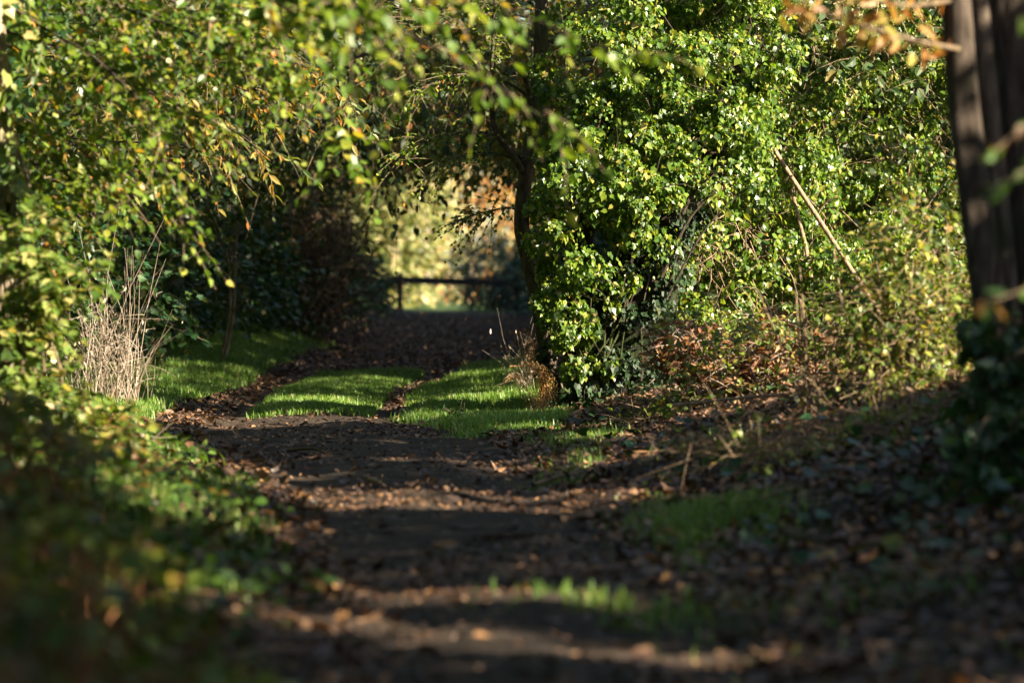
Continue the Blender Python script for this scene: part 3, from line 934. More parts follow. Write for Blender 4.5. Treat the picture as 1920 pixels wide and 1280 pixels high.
near_tree = overhang("overhanging_tree", "blurred nearest green branch drooping into the top middle of the view", [
    ([(350, -260, 14.5), (560, -60, 14.5), (760, 60, 14.5), (900, 140, 14.4), (1010, 215, 14.3), (1085, 255, 14.2)], .012, 15),
    ([(500, -260, 14.9), (760, -60, 14.8), (960, 20, 14.7), (1080, 70, 14.5), (1190, 110, 14.4)], .012, 13),
    ([(400, -200, 14.5), (600, -40, 14.5), (700, 60, 14.5), (780, 150, 14.4)], .011, 12),
    ([(300, -200, 14.8), (520, -40, 14.7), (640, 50, 14.6), (740, 110, 14.5)], .011, 12)],
    'birch', BIRCH, .075, .85, (.13, .34), .5, 7, P(-400, 760, 14.7), [(720, -10, 14.5, 160, 60, .3, 20), (560, 0, 14.7, 120, 50, .3, 16)])
g = Geo()
limb(g, [P(-800, 1100, 14.7), P(-780, 500, 14.7), P(-700, 0, 14.7), P(-560, -500, 14.7), P(-400, -900, 14.7)], [.15, .12, .10, .08, .04], 30, 12, .06)
for pts in ([(-700, 0, 14.7), (-300, -300, 14.6), (0, -380, 14.5), (350, -260, 14.5)], [(-640, -200, 14.7), (-200, -420, 14.7), (200, -440, 14.8), (500, -260, 14.9)], [(-700, 0, 14.7), (-300, -240, 14.6), (50, -320, 14.5), (400, -200, 14.5)], [(-720, 100, 14.7), (-300, -160, 14.7), (0, -260, 14.8), (300, -200, 14.8)]):
    limb(g, [P(*q) for q in pts], [.04, .03, .02, .012], 20, 8, .05)
g.build("trunk", M['bark_grey'], near_tree, True)

overhang("chestnut_tree", "narrow leaved tree reaching over the lane behind the left branches", [
    ([(-100, 60, 25), (150, 120, 25), (320, 190, 25), (430, 240, 24.8), (510, 300, 24.6)], .03, 34),
    ([(-100, 200, 25.5), (150, 260, 25.4), (300, 270, 25.2), (420, 290, 25)], .025, 20),
    ([(100, -100, 26), (300, -10, 26), (480, 90, 25.8), (620, 150, 25.5), (680, 220, 25.2)], .03, 30)],
    'autumn', NARROW, .105, 1.2, (.15, .45), .45, 7, P(-300, 700, 25.5), [(200, 180, 25.6, 200, 120, .6, 60), (450, 120, 26, 160, 120, .6, 60)])

# ------------------------------------------------------------------ left edge: ivied trunk, lobed-leaf bush, stalks
t = thing("ivied_trunk", "pale sunlit trunk wrapped in ivy stems at the left edge", "tree", P(0, 720, 19))
g = Geo()
limb(g, [P(-10, 800, 19), P(-5, 600, 19), P(5, 400, 19), P(0, 200, 19), P(-15, 0, 19), P(-40, -500, 19)], [.13, .085, .072, .055, .045, .03], 40, 14, .1)
for i in range(9):
    a = rng.uniform(-25, 40)
    limb(g, [P(a, 760, 18.9), P(a + rng.normal(0, 10), 560, 18.9), P(a + rng.normal(0, 14), 400, 18.9), P(a + rng.normal(0, 14), 250, 18.9)], [.012, .011, .010, .007], 24, 6, .1)
g.build("trunk", M['bark_pale'], t, True)
lg, tg = Geo(), Geo()
ivy_mass(lg, [(10, 520, 18.9, 70, 120, .2, .5), (0, 320, 18.9, 60, 140, .2, .35), (30, 640, 18.8, 90, 60, .25, .4), (5, 120, 18.9, 60, 130, .2, .4)], 420, .058)
lg.build("ivy", M['field'], t)

t = thing("leafy_bush", "sunlit bush with lobed yellow green leaves below the left overhanging branches", "bush", P(60, 830, 18))
lg, tg = Geo(), Geo()
for (px, py, rx, ry, m) in ((50, 460, 60, 60, 40), (80, 530, 80, 50, 50), (20, 600, 90, 60, 50), (90, 590, 40, 35, 18), (20, 690, 100, 60, 70), (70, 770, 90, 50, 70), (0, 760, 110, 70, 70), (175, 520, 30, 22, 8)):
    p, d = blob_points(P(px, py, 18), (rx * 18 / F, .3, ry * 18 / F), m, .2)
    sprays(lg, tg, p, d + rng.normal(0, .4, (m, 3)) + np.array([.3, 0, .1]), rng.uniform(.06, .18, m), 6, .07, MAPLE, .3, sunward=.3)
for i in range(16):
    a = rng.uniform(-30, 90)
    limb(tg, [P(a, 850, 18.1), P(a + rng.normal(0, 20), 700, 18), P(a + rng.normal(10, 40), 520 + rng.uniform(0, 80), 18)], [.009, .007, .003], 12, 6, .06)
lg.build("leaves", M['field'], t)
tg.build("stems", M['twig'], t, True)


def stalk_clump(name, label, cx, cy, Y, w_, n, Lr, lean, mat='dry', r=.0035, cat="dry grass", seeds=True):
    t = thing(name, label, cat, P(cx, cy, Y))
    g = Geo()
    x = rng.normal(0, w_ * .5, n)
    base = np.c_[P(cx, cy, Y)[0] + x, Y + rng.normal(0, .18, n), np.zeros(n)]
    base[:, 2] = ground_z(base[:, 0], base[:, 1])
    d = np.c_[rng.normal(lean, .25, n) + x * .35, rng.normal(0, .2, n), np.ones(n)]
    L = rng.uniform(*Lr, n) * rng.uniform(.5, 1, n)
    straw(g, base, d, L, rng.uniform(.4, 1.2, n) * r, .2)
    m = n
    k = rng.integers(0, n, m)
    straw(g, base[k] + norm(d[k]) * (L[k] * rng.uniform(.25, .7, m))[:, None], np.c_[rng.normal(0, .8, m), rng.normal(0, .6, m), rng.uniform(-.2, .9, m)], rng.uniform(.08, .3, m), r * .55, .15)
    if seeds:
        lg = g
        k = rng.integers(0, n, n)
        tip = base[k] + norm(d[k]) * (L[k] * rng.uniform(.55, 1.0, n))[:, None] + np.array([0, 0, -.15]) * (L[k] * .7)[:, None]
        leaves(lg, NARROW, tip, norm(d[k]) + rng.normal(0, .4, (n, 3)), rng.normal(0, 1, (n, 3)), rng.uniform(.02, .06, n))
    g.build("stalks", M[mat], t)
    return t


stalk_clump("dry_stalks", "clump of tall pale dry stalks on the left grass verge", 196, 715, 28.5, .30, 130, (.7, 1.35), .03, r=.0042)
stalk_clump("dry_stalks", "long bleached grass stems leaning left from the slim tree's foot", 990, 705, 29.0, .08, 30, (.4, .78), -.34, r=.0034)
stalk_clump("dock_stalks", "rust brown seed stalks standing at the left lane edge", 222, 812, 20, .08, 14, (.15, .30), .02, 'seed', .006, "dead plant")
stalk_clump("dry_stalks", "two or three short pale stems at the left lane edge near the weeds", 258, 865, 19, .05, 7, (.18, .32), .15, 'dry', .004)


# fern fronds
def frond(sg, lg, pts, r, plen, n=17):
    pl = resample(pts, n)
    limb(sg, pts, np.linspace(r, r * .3, len(pts)), 14, 5, .04)
    tn = norm(np.gradient(pl, axis=0))
    for s in (-1, 1):
        sd = norm(np.cross(tn, np.array([0.2, -1, .3]))) * s
        u = np.linspace(0, 1, n)
        ln = plen * np.sin(np.clip(u * 1.05 + .12, 0, 1) * math.pi) ** .7
        for q in range(4):
            f = (q + .5) / 4
            p = pl + sd * (ln * f)[:, None] + tn * (ln * f * .35)[:, None] + np.array([0, 0, -.3]) * (ln * f * f)[:, None]
            for s2 in (-1, 1):
                leaves(lg, NARROW, p, tn * s2 * .9 + sd * .5 + rng.normal(0, .2, (n, 3)), rng.normal(0, .4, (n, 3)) + [0, -.5, .7], np.maximum(ln * .46 * (1 - .5 * f), .012))


t = thing("bracken_fern", "orange bracken fern curling over at the slim tree's foot", "fern", P(1012, 762, 26.1))
sg, lg = Geo(), Geo()
frond(sg, lg, [P(1012, 775, 26.0), P(1022, 725, 26.0), P(1003, 690, 25.9), P(958, 686, 25.8)], .005, .085)
frond(sg, lg, [P(1016, 775, 26.0), P(1026, 730, 26.0), P(1012, 695, 25.9), P(985, 705, 25.8)], .004, .075)
frond(sg, lg, [P(1005, 775, 26.2), P(985, 725, 26.2), P(962, 705, 26.1), P(940, 722, 26.0)], .004, .06)
sg.build("stems", M['seed'], t)
lg.build("fronds", M['fern'], t)
t = thing("bracken_fern", "brown dead bracken fern behind the bleached grass stems", "fern", P(990, 700, 30))
sg, lg = Geo(), Geo()
frond(sg, lg, [P(1005, 705, 30), P(990, 660, 30), P(970, 625, 30), P(940, 625, 30)], .005, .08)
frond(sg, lg, [P(1005, 705, 30), P(1000, 650, 30), P(985, 620, 30), P(965, 622, 30)], .005, .07)
sg.build("stems", M['seed'], t)
lg.build("fronds", M['bracken'], t)

# small ivy seedling in the grass
t = thing("ivy_seedling", "small dark leaved seedling standing in the bright right hand grass", "plant", on_ground(np.array([P(870, 740, 27)[0]]), np.array([26.3]))[0])
lg, tg = Geo(), Geo()
b0 = np.array(t.location)
c = np.repeat(b0[None], 9, 0)
sprays(lg, tg, c, np.c_[rng.normal(0, .8, 9), rng.normal(0, .5, 9), rng.uniform(.6, 1.2, 9)], .2, 3, .06, IVY, .2)
lg.build("leaves", M['ivy_dark'], t)
tg.build("stems", M['twig'], t)

# ------------------------------------------------------------------ sticks on the ground
for k_, (x0, y0, x1, y1, r, mt, lab) in enumerate((
        (870, 738, 1000, 752, .008, 'twig_pale', "thin forked twig lying on the grass below the fern"),
        (845, 757, 905, 770, .012, 'twig_pale', "short sunlit stick lying in the right grass"),
        (740, 752, 790, 722, .012, 'twig_pale', "pale stick lying along the right wheel track"),
        (1050, 985, 1140, 965, .014, 'twig', "dark stick lying on leaves right of the lane"),
        (890, 1020, 1000, 1018, .014, 'bark_dark', "dark stick lying across the shaded lane"),
        (690, 905, 720, 918, .010, 'twig_pale', "small pale stick on the sunlit band of the lane"),
        (1000, 915, 1110, 900, .012, 'twig', "long thin stick at the right end of the sunlit band"),
        (1410, 985, 1500, 930, .010, 'twig', "thin curved twig lying on the right bank leaves"),
        (540, 858, 610, 856, .010, 'twig', "straight thin stick lying in the dark middle of the lane"))):
    def gp(a, b):
        Y = H * F / (b - HY)
        for _ in range(6):
            X = (a - CX) / F * Y
            Y = (H - float(ground_z(X, Y))) * F / (b - HY)
        return np.array([(a - CX) / F * Y, Y, float(ground_z((a - CX) / F * Y, Y)) + r + .012])
    A, B = gp(x0, y0), gp(x1, y1)
    mid = (A + B) / 2 + rng.normal(0, .02, 3)
    mid[2] = max(float(ground_z(mid[0], mid[1])) + r + .012, mid[2])
    g = Geo()
    limb(g, [A, mid, B], [r, r * .9, r * .5], 12, 7, .1)
    e = mid + (B - A) * .25 + np.array([0, .06, .03])
    limb(g, [mid, (mid + e) / 2 + [0, .02, .01], e], [r * .6, r * .5, r * .3], 8, 6, .1)
    tag(g.build("stick", M[mt], None, True), lab, "stick", "sticks lying on the ground")


# ------------------------------------------------------------------ near left bank plants, strongly blurred
def near_bush(label, cx, Y, wd, ht, n, mat, stems=12, T=MAPLE, size=.055):
    base = on_ground(np.array([cx]), np.array([Y]))[0]
    t = thing("bank_plant", label, "plant", base, "plants on the near left bank")
    lg, tg = Geo(), Geo()
    p, d = blob_points(base + [0, 0, ht * .38], (wd, wd * 1.3, ht * .45), n, .15)
    k = p[:, 2] > ground_z(p[:, 0], p[:, 1])
    p, d = p[k], d[k]
    sprays(lg, tg, p, d + rng.normal(0, .5, (len(p), 3)), rng.uniform(.08, .22, len(p)), 6, size, T, .4)
    b = np.repeat(base[None], stems, 0) + rng.normal(0, wd * .4, (stems, 3)) * [1, 1, 0]
    straw(tg, b, np.c_[rng.normal(0, .4, (stems, 2)), np.ones(stems)], rng.uniform(.6, 1.2, stems) * ht, .005)
    leafy("leaves", lg, M[mat], tg, M['seed'], t)


near_bush("dark blurred nettle clump at the bottom left corner", -.64, 5.2, .20, .38, 110, 'herb', 30)
near_bush("dark leafy clump left of the nettles with brown stems", -.82, 6.6, .26, .46, 130, 'herb', 70)
near_bush("low leafy clump on the bank just above the bottom edge", -.62, 7.4, .22, .20, 80, 'field', 24)
near_bush("tall dim clump on the bank below the sunlit bush", -1.42, 10.0, .30, .62, 150, 'herb', 40)
near_bush("bramble clump with yellowing leaves on the left bank slope", -1.10, 9.0, .25, .32, 110, 'bramble', 30)
near_bush("weedy clump beside the lane where the left bank narrows", -1.10, 12.6, .26, .12, 90, 'herb')
near_bush("weedy clump under the rust brown seed stalks", -1.85, 15.5, .36, .2, 150, 'bramble', 10)
near_bush("dim clump on the left bank behind the bramble clump", -1.66, 12.8, .32, .42, 150, 'bramble', 24)
near_bush("herb clump at the foot of the lobed leaved bush", -2.2, 18.8, .34, .24, 150, 'field', 10)


# ------------------------------------------------------------------ hedgerow of the tunnel behind
def hedge_tree(name, label, x, y, ht, blobs, mat, n, size, T, group, trunk_r=.14, lean=0., k=7, L=(.25, .6), tmat='bark_dark', cat="tree", sunward=0.):
    base = on_ground(np.array([x]), np.array([y]))[0]
    t = thing(name, label, cat, base, group)
    g, lg, tg = Geo(), Geo(), Geo()
    top = base + [lean, 0, ht]
    limb(g, [base - [0, 0, .1], base + [lean * .1, 0, ht * .3], base + [lean * .45, .1, ht * .65], top], [trunk_r, trunk_r * .75, trunk_r * .5, trunk_r * .2], 20, 9, .08)
    tot = sum(b[6] for b in blobs)
    for (bx, by, bz, rx, ry, rz, wgt) in blobs:
        c = np.array([x + bx, y + by, base[2] + bz])
        st = base + (top - base) * min(.75, max(.15, bz / ht * .55))
        limb(g, [st, (st + c) / 2 + [0, 0, .15], c], [trunk_r * .35, trunk_r * .22, trunk_r * .08], 10, 6, .08)
        m = int(n * wgt / tot)
        p, d = blob_points(c, (rx, ry, rz), m, .35)
        kk = p[:, 2] > .02
        p, d = p[kk], d[kk]
        sprays(lg, tg, p, d + rng.normal(0, .5, (len(p), 3)), rng.uniform(*L, len(p)) * np.where(rng.random(len(p)) < .12, 1.8, 1), k, size, T, .35, tw=.006, sunward=sunward)
    g.build("trunk", M[tmat], t, True)
    leafy("crown", lg, M[mat], tg, M['twig'], t)
    return t


GL, GR = "trees on the left of the lane tunnel", "trees on the right of the lane tunnel"
left_rows = [  # x, y, label
    (-4.6, 37, "dark thicket tree directly behind the tall pale dry stalks", 'hedge'),
    (-5.0, 44, "dark thicket tree behind the two bare saplings", 'hedge'),
    (-4.8, 53, "dark tree arching over the lane just past the saplings", 'autumn'),
    (-5.3, 64, "brown twigged tree halfway along the tunnel's left side", 'autumn'),
    (-6.0, 77, "dim tree on the tunnel's left, third before the gate", 'hedge'),
    (-6.6, 92, "dim tree on the tunnel's left, second before the gate", 'hedge'),
    (-7.2, 107, "last dim tree on the tunnel's left before the gate", 'autumn')]
for i, (x, y, lab, mt) in enumerate(left_rows):
    s = 1 + .004 * (y - 37)
    hb = .80 + .0225 * y
    hedge_tree("hedgerow_tree", lab, x, y, 7.5, [
        (.2, 0, 2.0, 1.5 * s, 3.2 * s, 1.5, 1.2), (-1.8, .5, 3.6, 2.0, 3.5 * s, 2.2, 1.2), (1.7, .3, hb + 1.0, 1.9, 3.4 * s, 1.1, 1.0),
        (3.4, -.2, hb + 1.4, 1.7, 3.3 * s, 1.1, 1.0), (.3, 0, 6.2, 2.6, 3.5 * s, 1.6, 1.2)], mt if y != 107 else 'hedge', 2300, .115 + .0004 * y, OVAL, GL)
right_rows = [
    (3.0, 37, "dark tree close behind the ivy covered stump", 'autumn'),
    (5.2, 31.5, "tall tree rising behind the ivy wall", 'hedge'),
    (3.2, 46, "shaded tree behind the slim tree's crown", 'autumn'),
    (3.0, 57, "shaded tree right of the lane behind the bleached stems", 'hedge'),
    (2.8, 69, "dim tree on the tunnel's right, fourth before the gate", 'hedge'),
    (2.8, 81, "dim tree on the tunnel's right, third before the gate", 'autumn'),
    (2.8, 94, "dim tree on the tunnel's right, second before the gate", 'hedge'),
    (3.0, 106, "last dim tree on the tunnel's right before the gate", 'hedge')]
for i, (x, y, lab, mt) in enumerate(right_rows):
    s = 1 + .004 * (y - 37)
    hb = .80 + .0225 * y
    hedge_tree("hedgerow_tree", lab, x, y, 8.5, [
        (.1, 0, 1.8 if y > 33 else 5.2, 1.3, 3.2 * s, 1.6, 1.1), (1.8, .5, 4.0, 2.0, 3.5 * s, 2.4, 1.2), (-1.6, .3, hb + 1.1, 1.7, 3.4 * s, 1.1, .9),
        (-3.0, -.2, hb + 1.4, 1.5, 3.3 * s, 1.1, .9), (.3, 0, 7.0, 2.6, 3.5 * s, 1.8, 1.3)], mt, 2400, .115 + .0004 * y, OVAL, GR)

# low bushes along the left foot of the tunnel
for i, (x, y, wd, ht, lab) in enumerate(((-4.3, 35, 1.0, 1.7, "low dark bush behind the pale dry stalks"), (-4.1, 41, 1.0, 2.0, "low dark bush at the feet of the two saplings"),
                                         (-3.8, 48, 1.0, 1.9, "low dark bush right of the two saplings"), (-3.6, 56, 1.0, 1.5, "rounded dark bush where the left bank rises"),
                                         (-3.7, 66, 1.1, 1.3, "rounded dark bush halfway along the left bank"), (-4.2, 79, 1.2, 1.4, "rounded dark bush further along the left bank"),
                                         (-4.35, 95, 1.3, 1.1, "dark bush on the left bank nearest the gate"), (2.2, 50, 1.3, 1.8, "dark bush right of the lane behind the slim trunk"),
                                         (1.9, 62, 1.2, 2.0, "dark bush on the right of the lane past the bleached stems"),
                                         (1.9, 78, 1.2, 2.2, "dark bush on the right of the lane halfway to the gate"), (1.6, 99, 1.2, 2.4, "dark bush beside the right end of the gate"))):
    base = on_ground(np.array([x]), np.array([y]))[0]
    t = thing("hedge_bush", lab, "bush", base, "dark bushes along the lane")
    lg, tg = Geo(), Geo()
    p, d = blob_points(base + [0, 0, ht * .4], (wd, 4.2, ht * .6), 900, .4)
    k = p[:, 2] > base[2] - .2
    sprays(lg, tg, p[k], d[k] + rng.normal(0, .6, (k.sum(), 3)) + [0, 0, .25], rng.uniform(.15, .45, k.sum()) * np.where(rng.random(k.sum()) < .12, 2.2, 1), 7, .085 + .0006 * y, IVY, .35, tw=.005)
    leafy("leaves", lg, M['ivy_dark'], tg, M['twig'], t)

t = thing("dead_thicket", "brown twiggy dead thicket hanging at the left edge of the bright opening", "bush", on_ground(np.array([-3.4]), np.array([53.]))[0])
lg, tg = Geo(), Geo()
for (px, py, rx, ry, m) in ((540, 420, 70, 90, 150), (610, 400, 60, 80, 130), (570, 520, 90, 60, 130), (650, 470, 36, 90, 80), (600, 580, 80, 50, 90)):
    Y = 53.
    p, d = blob_points(P(px, py, Y), (rx * Y / F, 1.2, ry * Y / F), m, .1)
    sprays(lg, tg, p, d + rng.normal(0, .7, (m, 3)), rng.uniform(.2, .6, m), 5, .075, OVAL, .5, tw=.005)
    p, d = blob_points(P(px, py, Y), (rx * Y / F, 1.2, ry * Y / F), m, .1)
    straw(tg, p, np.c_[rng.normal(0, .6, m), rng.normal(0, .5, m), rng.normal(.4, .7, m)], rng.uniform(.3, 1.1, m), rng.uniform(.004, .011, m), .15)
leafy("twigs", lg, M['litter'], tg, M['twig'], t)

# two bare saplings
for pts, r, lab in (([(437, 590), (440, 500), (445, 410), (442, 340), (448, 260)], .022, "straight pale sapling in the dark left thicket"),
                    ([(432, 560), (425, 480), (400, 410), (370, 365), (350, 330)], .017, "forked pale sapling leaning left in the dark thicket")):
    t = thing("sapling", lab, "tree", P(*pts[0], 39), "bare saplings in the left thicket")
    g = Geo()
    b = [P(a, bb, 39) for a, bb in pts]
    b.insert(0, np.array([b[0][0] - .1, 39, ground_z(b[0][0] - .1, 39) - .05]))
    limb(g, b, np.linspace(r, r * .5, len(b)), 24, 8, .05)
    g.build("trunk", M['bark_pale'], t, True)
    g = Geo()
    for q in range(9):
        i0 = rng.integers(1, len(b) - 1)
        s0 = b[i0] + (b[i0 + 1] - b[i0]) * rng.random()
        e = s0 + np.array([rng.normal(0, .3), rng.normal(0, .2), rng.uniform(.2, .5)])
        limb(g, [s0, (s0 + e) / 2 + rng.normal(0, .03, 3), e], [r * .4, r * .3, r * .12], 8, 5, .05)
    g.build("branches", M['twig_pale'], t, True)

# ------------------------------------------------------------------ the gate across the end of the lane
gy = 118.0
t = thing("barrier_gate", "dark timber barrier with one long rail across the lane's far end", "gate", (P(860, 585, gy)[0], gy, 0))


def box(geo, lo, hi, bv=.012):
    lo, hi = np.array(lo, float), np.array(hi, float)
    v = []
    for z, ins in ((lo[2], bv), (lo[2] + bv, 0), (hi[2] - bv, 0), (hi[2], bv)):
        for a, b in ((lo[0] + ins, lo[1] + ins), (hi[0] - ins, lo[1] + ins), (hi[0] - ins, hi[1] - ins), (lo[0] + ins, hi[1] - ins)):
            v.append((a, b, z))
    q = [[k * 4 + j, k * 4 + (j + 1) % 4, k * 4 + 4 + (j + 1) % 4, k * 4 + 4 + j] for k in range(3) for j in range(4)]
    geo.add(v, [q + [[3, 2, 1, 0], [12, 13, 14, 15]]])


gz0 = float(ground_z(-3.4, gy))
for px, ht in ((750, 1.22), (968, 1.22)):
    g = Geo()
    X = P(px, 0, gy)[0]
    box(g, (X - .09, gy - .09, gz0 - .2), (X + .09, gy + .09, ht))
    g.build("post", M['oldwood'], t)
g = Geo()
xa, xb = P(725, 0, gy)[0], P(1010, 0, gy)[0]
v0, v1 = 1.04, .90
geo_r = Geo()
for (za, zb, nm) in ((1.03, .93, "rail"),):
    g = Geo()
    box(g, (xa, gy - .20, .85), (xb, gy - .10, 1.08))
    for va in (g.v[-1],):
        va[:, 2] -= (va[:, 0] - xa) / (xb - xa) * .14
        va[:, 2] += .05
    g.build(nm, M['oldwood'], t)
g = Geo()
box(g, (P(960, 0, gy)[0], gy - .19, .35), (xb, gy - .11, .50))
g.build("rail", M['oldwood'], t)

# ------------------------------------------------------------------ lit trees beyond the gate
GB = "sunlit trees beyond the gate"
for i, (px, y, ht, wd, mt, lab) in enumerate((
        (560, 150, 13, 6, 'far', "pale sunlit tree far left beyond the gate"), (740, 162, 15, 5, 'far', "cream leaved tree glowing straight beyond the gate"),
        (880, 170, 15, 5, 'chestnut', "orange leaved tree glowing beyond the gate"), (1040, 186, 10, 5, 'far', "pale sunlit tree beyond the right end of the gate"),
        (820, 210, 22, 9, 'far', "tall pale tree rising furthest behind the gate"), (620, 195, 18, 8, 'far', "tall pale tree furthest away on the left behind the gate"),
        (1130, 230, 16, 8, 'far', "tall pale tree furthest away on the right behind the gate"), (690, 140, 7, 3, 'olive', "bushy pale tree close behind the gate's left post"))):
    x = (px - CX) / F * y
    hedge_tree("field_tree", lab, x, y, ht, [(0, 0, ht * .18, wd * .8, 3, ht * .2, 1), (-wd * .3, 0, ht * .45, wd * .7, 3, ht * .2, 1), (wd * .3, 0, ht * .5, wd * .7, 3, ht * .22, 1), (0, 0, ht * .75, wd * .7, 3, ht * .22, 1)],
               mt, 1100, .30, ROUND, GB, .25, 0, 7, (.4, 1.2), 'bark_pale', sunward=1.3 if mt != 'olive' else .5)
for px, y, lab in ((800, 129, "olive leaved tree arching over the gate from the left"), (985, 130, "olive leaved tree arching over the gate from the right")):
    x = (px - CX) / F * y
    hedge_tree("field_tree", lab, x + (-2.6 if px < 900 else 2.6), y, 8, [(1.6 if px < 900 else -1.2, 0, 5.9, 2.2, 2, 1.2, 1), (-.8, 0, 5.4, 2.0, 2, 1.6, 1), (2.6 if px < 900 else -2.4, .5, 6.8, 1.8, 2, 1.3, 1), (0, 0, 7.4, 2.6, 2, 1.2, .8)], 'olive', 900, .2, ROUND, GB, .10, 0, 7, (.3, .9), 'bark_dark')
hedge_tree("grey_shrub", "blue grey bushy shrub in the shade behind the gate's right half", (925 - CX) / F * 126, 126, 2.6, [(0, 0, 1.2, 1.3, 1.2, 1.1, 1), (.9, .2, .9, 1.0, 1.0, .9, .7)], 'blueshrub', 1700, .13, OVAL, None, .06, cat="shrub")

# ------------------------------------------------------------------ unseen chestnuts to the right, crowns cut to shade and dapple the lane
LIT = []  #    # spots kept sunlit by cutting crown leaves: centre, radius


def lit(px, py, Y, r):
    LIT.append((P(px, py, Y), r))


for a in ((560, 915, 17.6, .26), (640, 930, 17.0, .26), (720, 940, 16.6, .26), (820, 940, 16.4, .25), (930, 935, 16.6, .24), (1020, 925, 17.2, .2),
          (420, 785, 26.2, .34), (560, 782, 26.4, .36), (330, 795, 25.6, .4), (700, 778, 26.6, .26), (1080, 885, 19.2, .25), (1290, 850, 20, .35),
          (830, 1115, 11.6, .17), (960, 1125, 11.5, .15), (720, 1085, 12, .15), (1080, 1110, 11.7, .12), (900, 1200, 10.2, .10), (1250, 1215, 10, .12),
          (330, 870, 19.5, .4), (380, 900, 18.2, .3), (240, 820, 20, .5), (130, 760, 18, .7), (60, 600, 18, .9), (180, 660, 27, .9), (240, 560, 27, .8), (160, 480, 27, .6),
          (1700, 590, 19.5, .6), (1650, 760, 19.5, .5), (1560, 700, 22, .45), (1400, 690, 24, .5), (1750, 750, 19.5, .5), (300, 1000, 9, .06), (520, 1150, 7.5, .06), (250, 1010, 9, .05), (130, 960, 10, .08),
          (200, 200, 19.3, 1.6), (500, 100, 18.6, 1.4), (330, 420, 18, .4), (640, 260, 17.6, .35), (800, 100, 14.5, .8), (1050, 150, 14.3, .7), (1620, 60, 13.4, .5), (1880, 280, 9.8, .25), (1880, 560, 9.8, .1)):
    lit(*a)


for a in ((1400, 200, 29, 1.1), (1550, 250, 29.5, 1.2), (1700, 250, 30, 1.2), (1500, 500, 29, .9), (1330, 560, 28, .8), (1700, 450, 30, .9), (1250, 200, 27.3, 1.0), (1150, 400, 27, .6), (1180, 60, 27.3, .7)):
    lit(*a)


for _ in range(55):
    _y = rng.uniform(8.5, 25)
    _x = lane_x(_y) + rng.uniform(-1.3, 1.6) * lane_w(_y)
    LIT.append((np.array([_x, _y, 0.]), rng.uniform(-.03, .07)))


def sun_prune(p, keep=.05):
    ok = np.ones(len(p), bool)
    for c, r in LIT:
        dv = p - c
        t_ = dv @ SUNV
        d2 = (dv * dv).sum(1) - t_ * t_
        ok &= ~((d2 < (r + .07) ** 2) & (t_ > 0) & (rng.random(len(p)) > keep))
    return ok


for i, (y, ht, lab) in enumerate(((-8.2, 6.2, "unseen shade chestnut behind the viewer on the right"), (-3.2, 6.0, "unseen shade chestnut level with the viewer on the right"), (1.4, 6.0, "first unseen shade chestnut ahead, beyond the right bank"),
                                  (5.8, 5.9, "second unseen shade chestnut beyond the right bank"), (10.6, 5.8, "third unseen shade chestnut beyond the right bank"), (15.6, 5.7, "fourth unseen shade chestnut beyond the right bank"), (20.2, 5.7, "last unseen shade chestnut beyond the right bank before the ivy wall"))):
    x = 6.6
    base = on_ground(np.array([x]), np.array([float(y)]))[0]
    t = thing("chestnut_tree", lab, "tree", base, "unseen chestnuts shaped to shade the lane")
    g, lg = Geo(), Geo()
    limb(g, [base - [0, 0, .1], base + [0, .1, ht * .35], base + [.1, 0, ht * .7], base + [0, 0, ht * .95]], [.16, .12, .08, .03], 20, 10, .06)
    for q in range(14):
        a = rng.uniform(.15, .85)
        s0 = base + [0, 0, ht * a]
        e = s0 + np.array([rng.normal(0, .5), rng.normal(0, 1.3), rng.uniform(.2, .9)])
        if sun_prune(np.array([s0 * .5 + e * .5, e, s0 * .2 + e * .8])).all():
            limb(g, [s0, (s0 + e) / 2 + [0, 0, .1], e], [.04, .03, .01], 8, 6, .06)
    m = 15000
    p = np.c_[rng.normal(x, .55, m), rng.uniform(y - 2.7, y + 2.7, m), ht * (.04 + .96 * rng.random(m) ** .75) + .25 * np.sin(rng.uniform(0, 6, m))]
    p = p[sun_prune(p)]
    m = len(p)
    leaves(lg, NARROW, p, rng.normal(0, .6, (m, 3)) + [0, 0, -.5], rng.normal(0, .5, (m, 3)) + SUNV, rng.uniform(.16, .26, m))
    g.build("trunk", M['bark_dark'], t, True)
    lg.build("crown", M['autumn'], t)

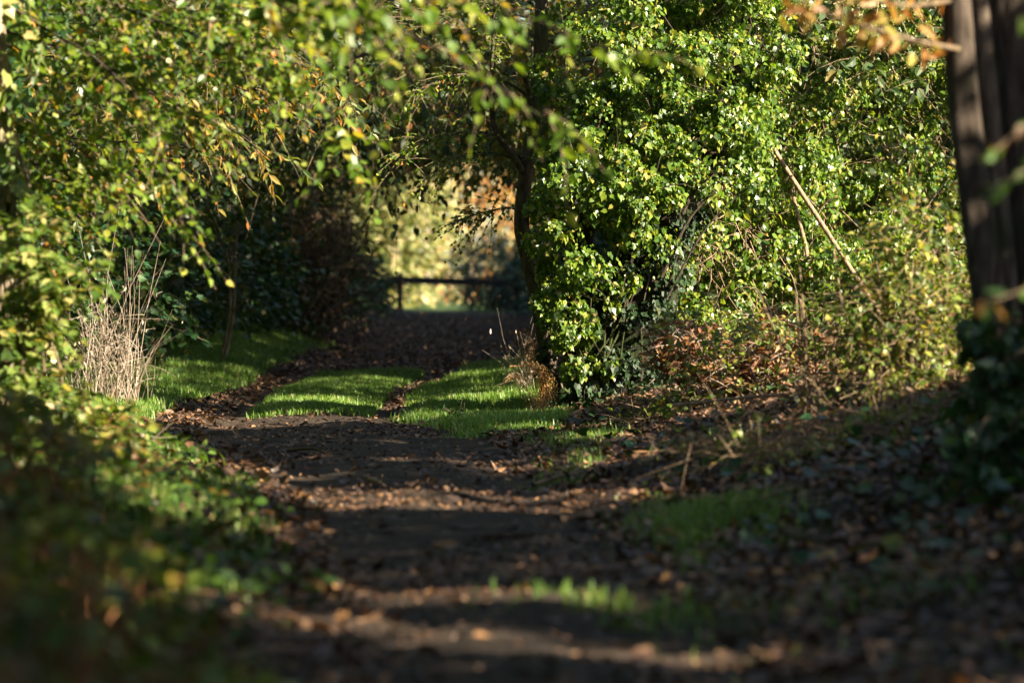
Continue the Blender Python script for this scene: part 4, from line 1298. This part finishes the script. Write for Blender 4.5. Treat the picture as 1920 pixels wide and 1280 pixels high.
# ------------------------------------------------------------------ unseen oaks and hedges added around the viewer to cut skylight
for i, (x, y, lab) in enumerate(((-4.2, -5, "unseen oak cutting skylight behind the viewer on the left"), (-4.6, 6, "unseen oak cutting skylight above the near bank"),
                                 (-5.0, 17, "unseen oak cutting skylight beyond the ivied pale trunk"), (-5.4, 28, "unseen oak cutting skylight behind the dry stalks"))):
    base = on_ground(np.array([x]), np.array([float(y)]))[0]
    t = thing("sky_block_oak", lab, "tree", base, "unseen oaks added to cut skylight")
    g, lg = Geo(), Geo()
    top = base + [1.5, 0, 9.0]
    limb(g, [base - [0, 0, .1], base + [.1, 0, 3], base + [.5, 0, 6], top], [.32, .24, .18, .06], 24, 14, .06)
    for q in range(12):
        a = rng.uniform(0, 6.28)
        s0 = base + [.4, 0, rng.uniform(5.2, 7.5)]
        e = s0 + np.array([2.6 * math.cos(a) + 1.2, 4.2 * math.sin(a), rng.uniform(1, 2.5)])
        if x < 0:
            limb(g, [s0, (s0 + e) / 2 + [0, 0, .4], e], [.10, .07, .02], 10, 7, .06)
    m = 9000
    p, d = blob_points(base + [2.6 if x < 0 else 0, 0, 9.0], (5.2 if x < 0 else 2.5, 6.6 if x < 0 else 3, 2.2), m, .2)
    if x > 0:
        p = p[sun_prune(p)]
    m = len(p)
    leaves(lg, OVAL, p, rng.normal(0, 1, (m, 3)), rng.normal(0, .5, (m, 3)) + [0, 0, 1], rng.uniform(.22, .36, m))
    g.build("trunk", M['bark_dark'], t, True)
    lg.build("crown", M['hedge'], t)
HEDGES = [(-5.3, -6, 5.6, "unseen hedge cutting skylight on the left behind the viewer"), (-5.3, 3, 5.6, "unseen hedge cutting skylight level with the near bank"),
          (-5.3, 12, 5.6, "unseen hedge cutting skylight behind the near bank plants"), (-5.3, 21, 5.6, "unseen hedge cutting skylight behind the lobed leaved bush"),
          (-5.3, 30, 5.6, "hedge added on the left behind the tall pale dry stalks")]  # left hedges added to cut low skylight from that side
HEDGES += [(-6.6, 39 + 13 * q, 6.5, "dark hedge behind the trees on the tunnel's left, %s" % w_) for q, w_ in enumerate(("nearest the saplings", "second past the saplings", "third past the saplings", "second before the gate", "last before the gate", "at the left post"))]
HEDGES += [(5.6, 40 + 13 * q, 7.0, "dark hedge behind the trees on the tunnel's right, %s" % w_) for q, w_ in enumerate(("nearest the ivy wall", "second past the ivy wall", "third past the ivy wall", "third before the gate", "second before the gate", "last before the gate", "beside the gate"))]  # right hedge row added to keep sun off the tunnel and gate
HEDGES += [(.5, -13, 6.5, "unseen hedge cutting light from behind the viewer")]  # added to cut light coming from behind the camera
for i, (x, y, ht, lab) in enumerate(HEDGES):
    far = y > 35
    base = on_ground(np.array([x]), np.array([float(y)]))[0]
    t = thing("hedge", lab, "hedge", base, "hedges along the lane")
    g, lg = Geo(), Geo()
    hw = 6.8 if far else 4.8
    for q in range(9):
        b0 = base + [rng.normal(0, .2), rng.uniform(-hw, hw) * .95, -.05]
        limb(g, [b0, b0 + [rng.normal(0, .2), rng.normal(0, .3), ht * .35], b0 + [rng.normal(0, .4), rng.normal(0, .5), ht * .8]], [.05, .04, .015], 12, 7, .06)
    m = 11500 if far else 9500
    p = np.c_[rng.normal(x, .55, m), rng.uniform(y - hw, y + hw, m), ht * rng.random(m)]
    if y == -13:
        p = np.c_[x + rng.uniform(-7, 7, m), rng.normal(y, .5, m), ht * rng.random(m)]
    leaves(lg, IVY, p, rng.normal(0, .8, (m, 3)) + [0, 0, -.4], rng.normal(0, .6, (m, 3)) + [.8, 0, .3], rng.uniform(.14, .24, m) * (1.35 if far else 1))
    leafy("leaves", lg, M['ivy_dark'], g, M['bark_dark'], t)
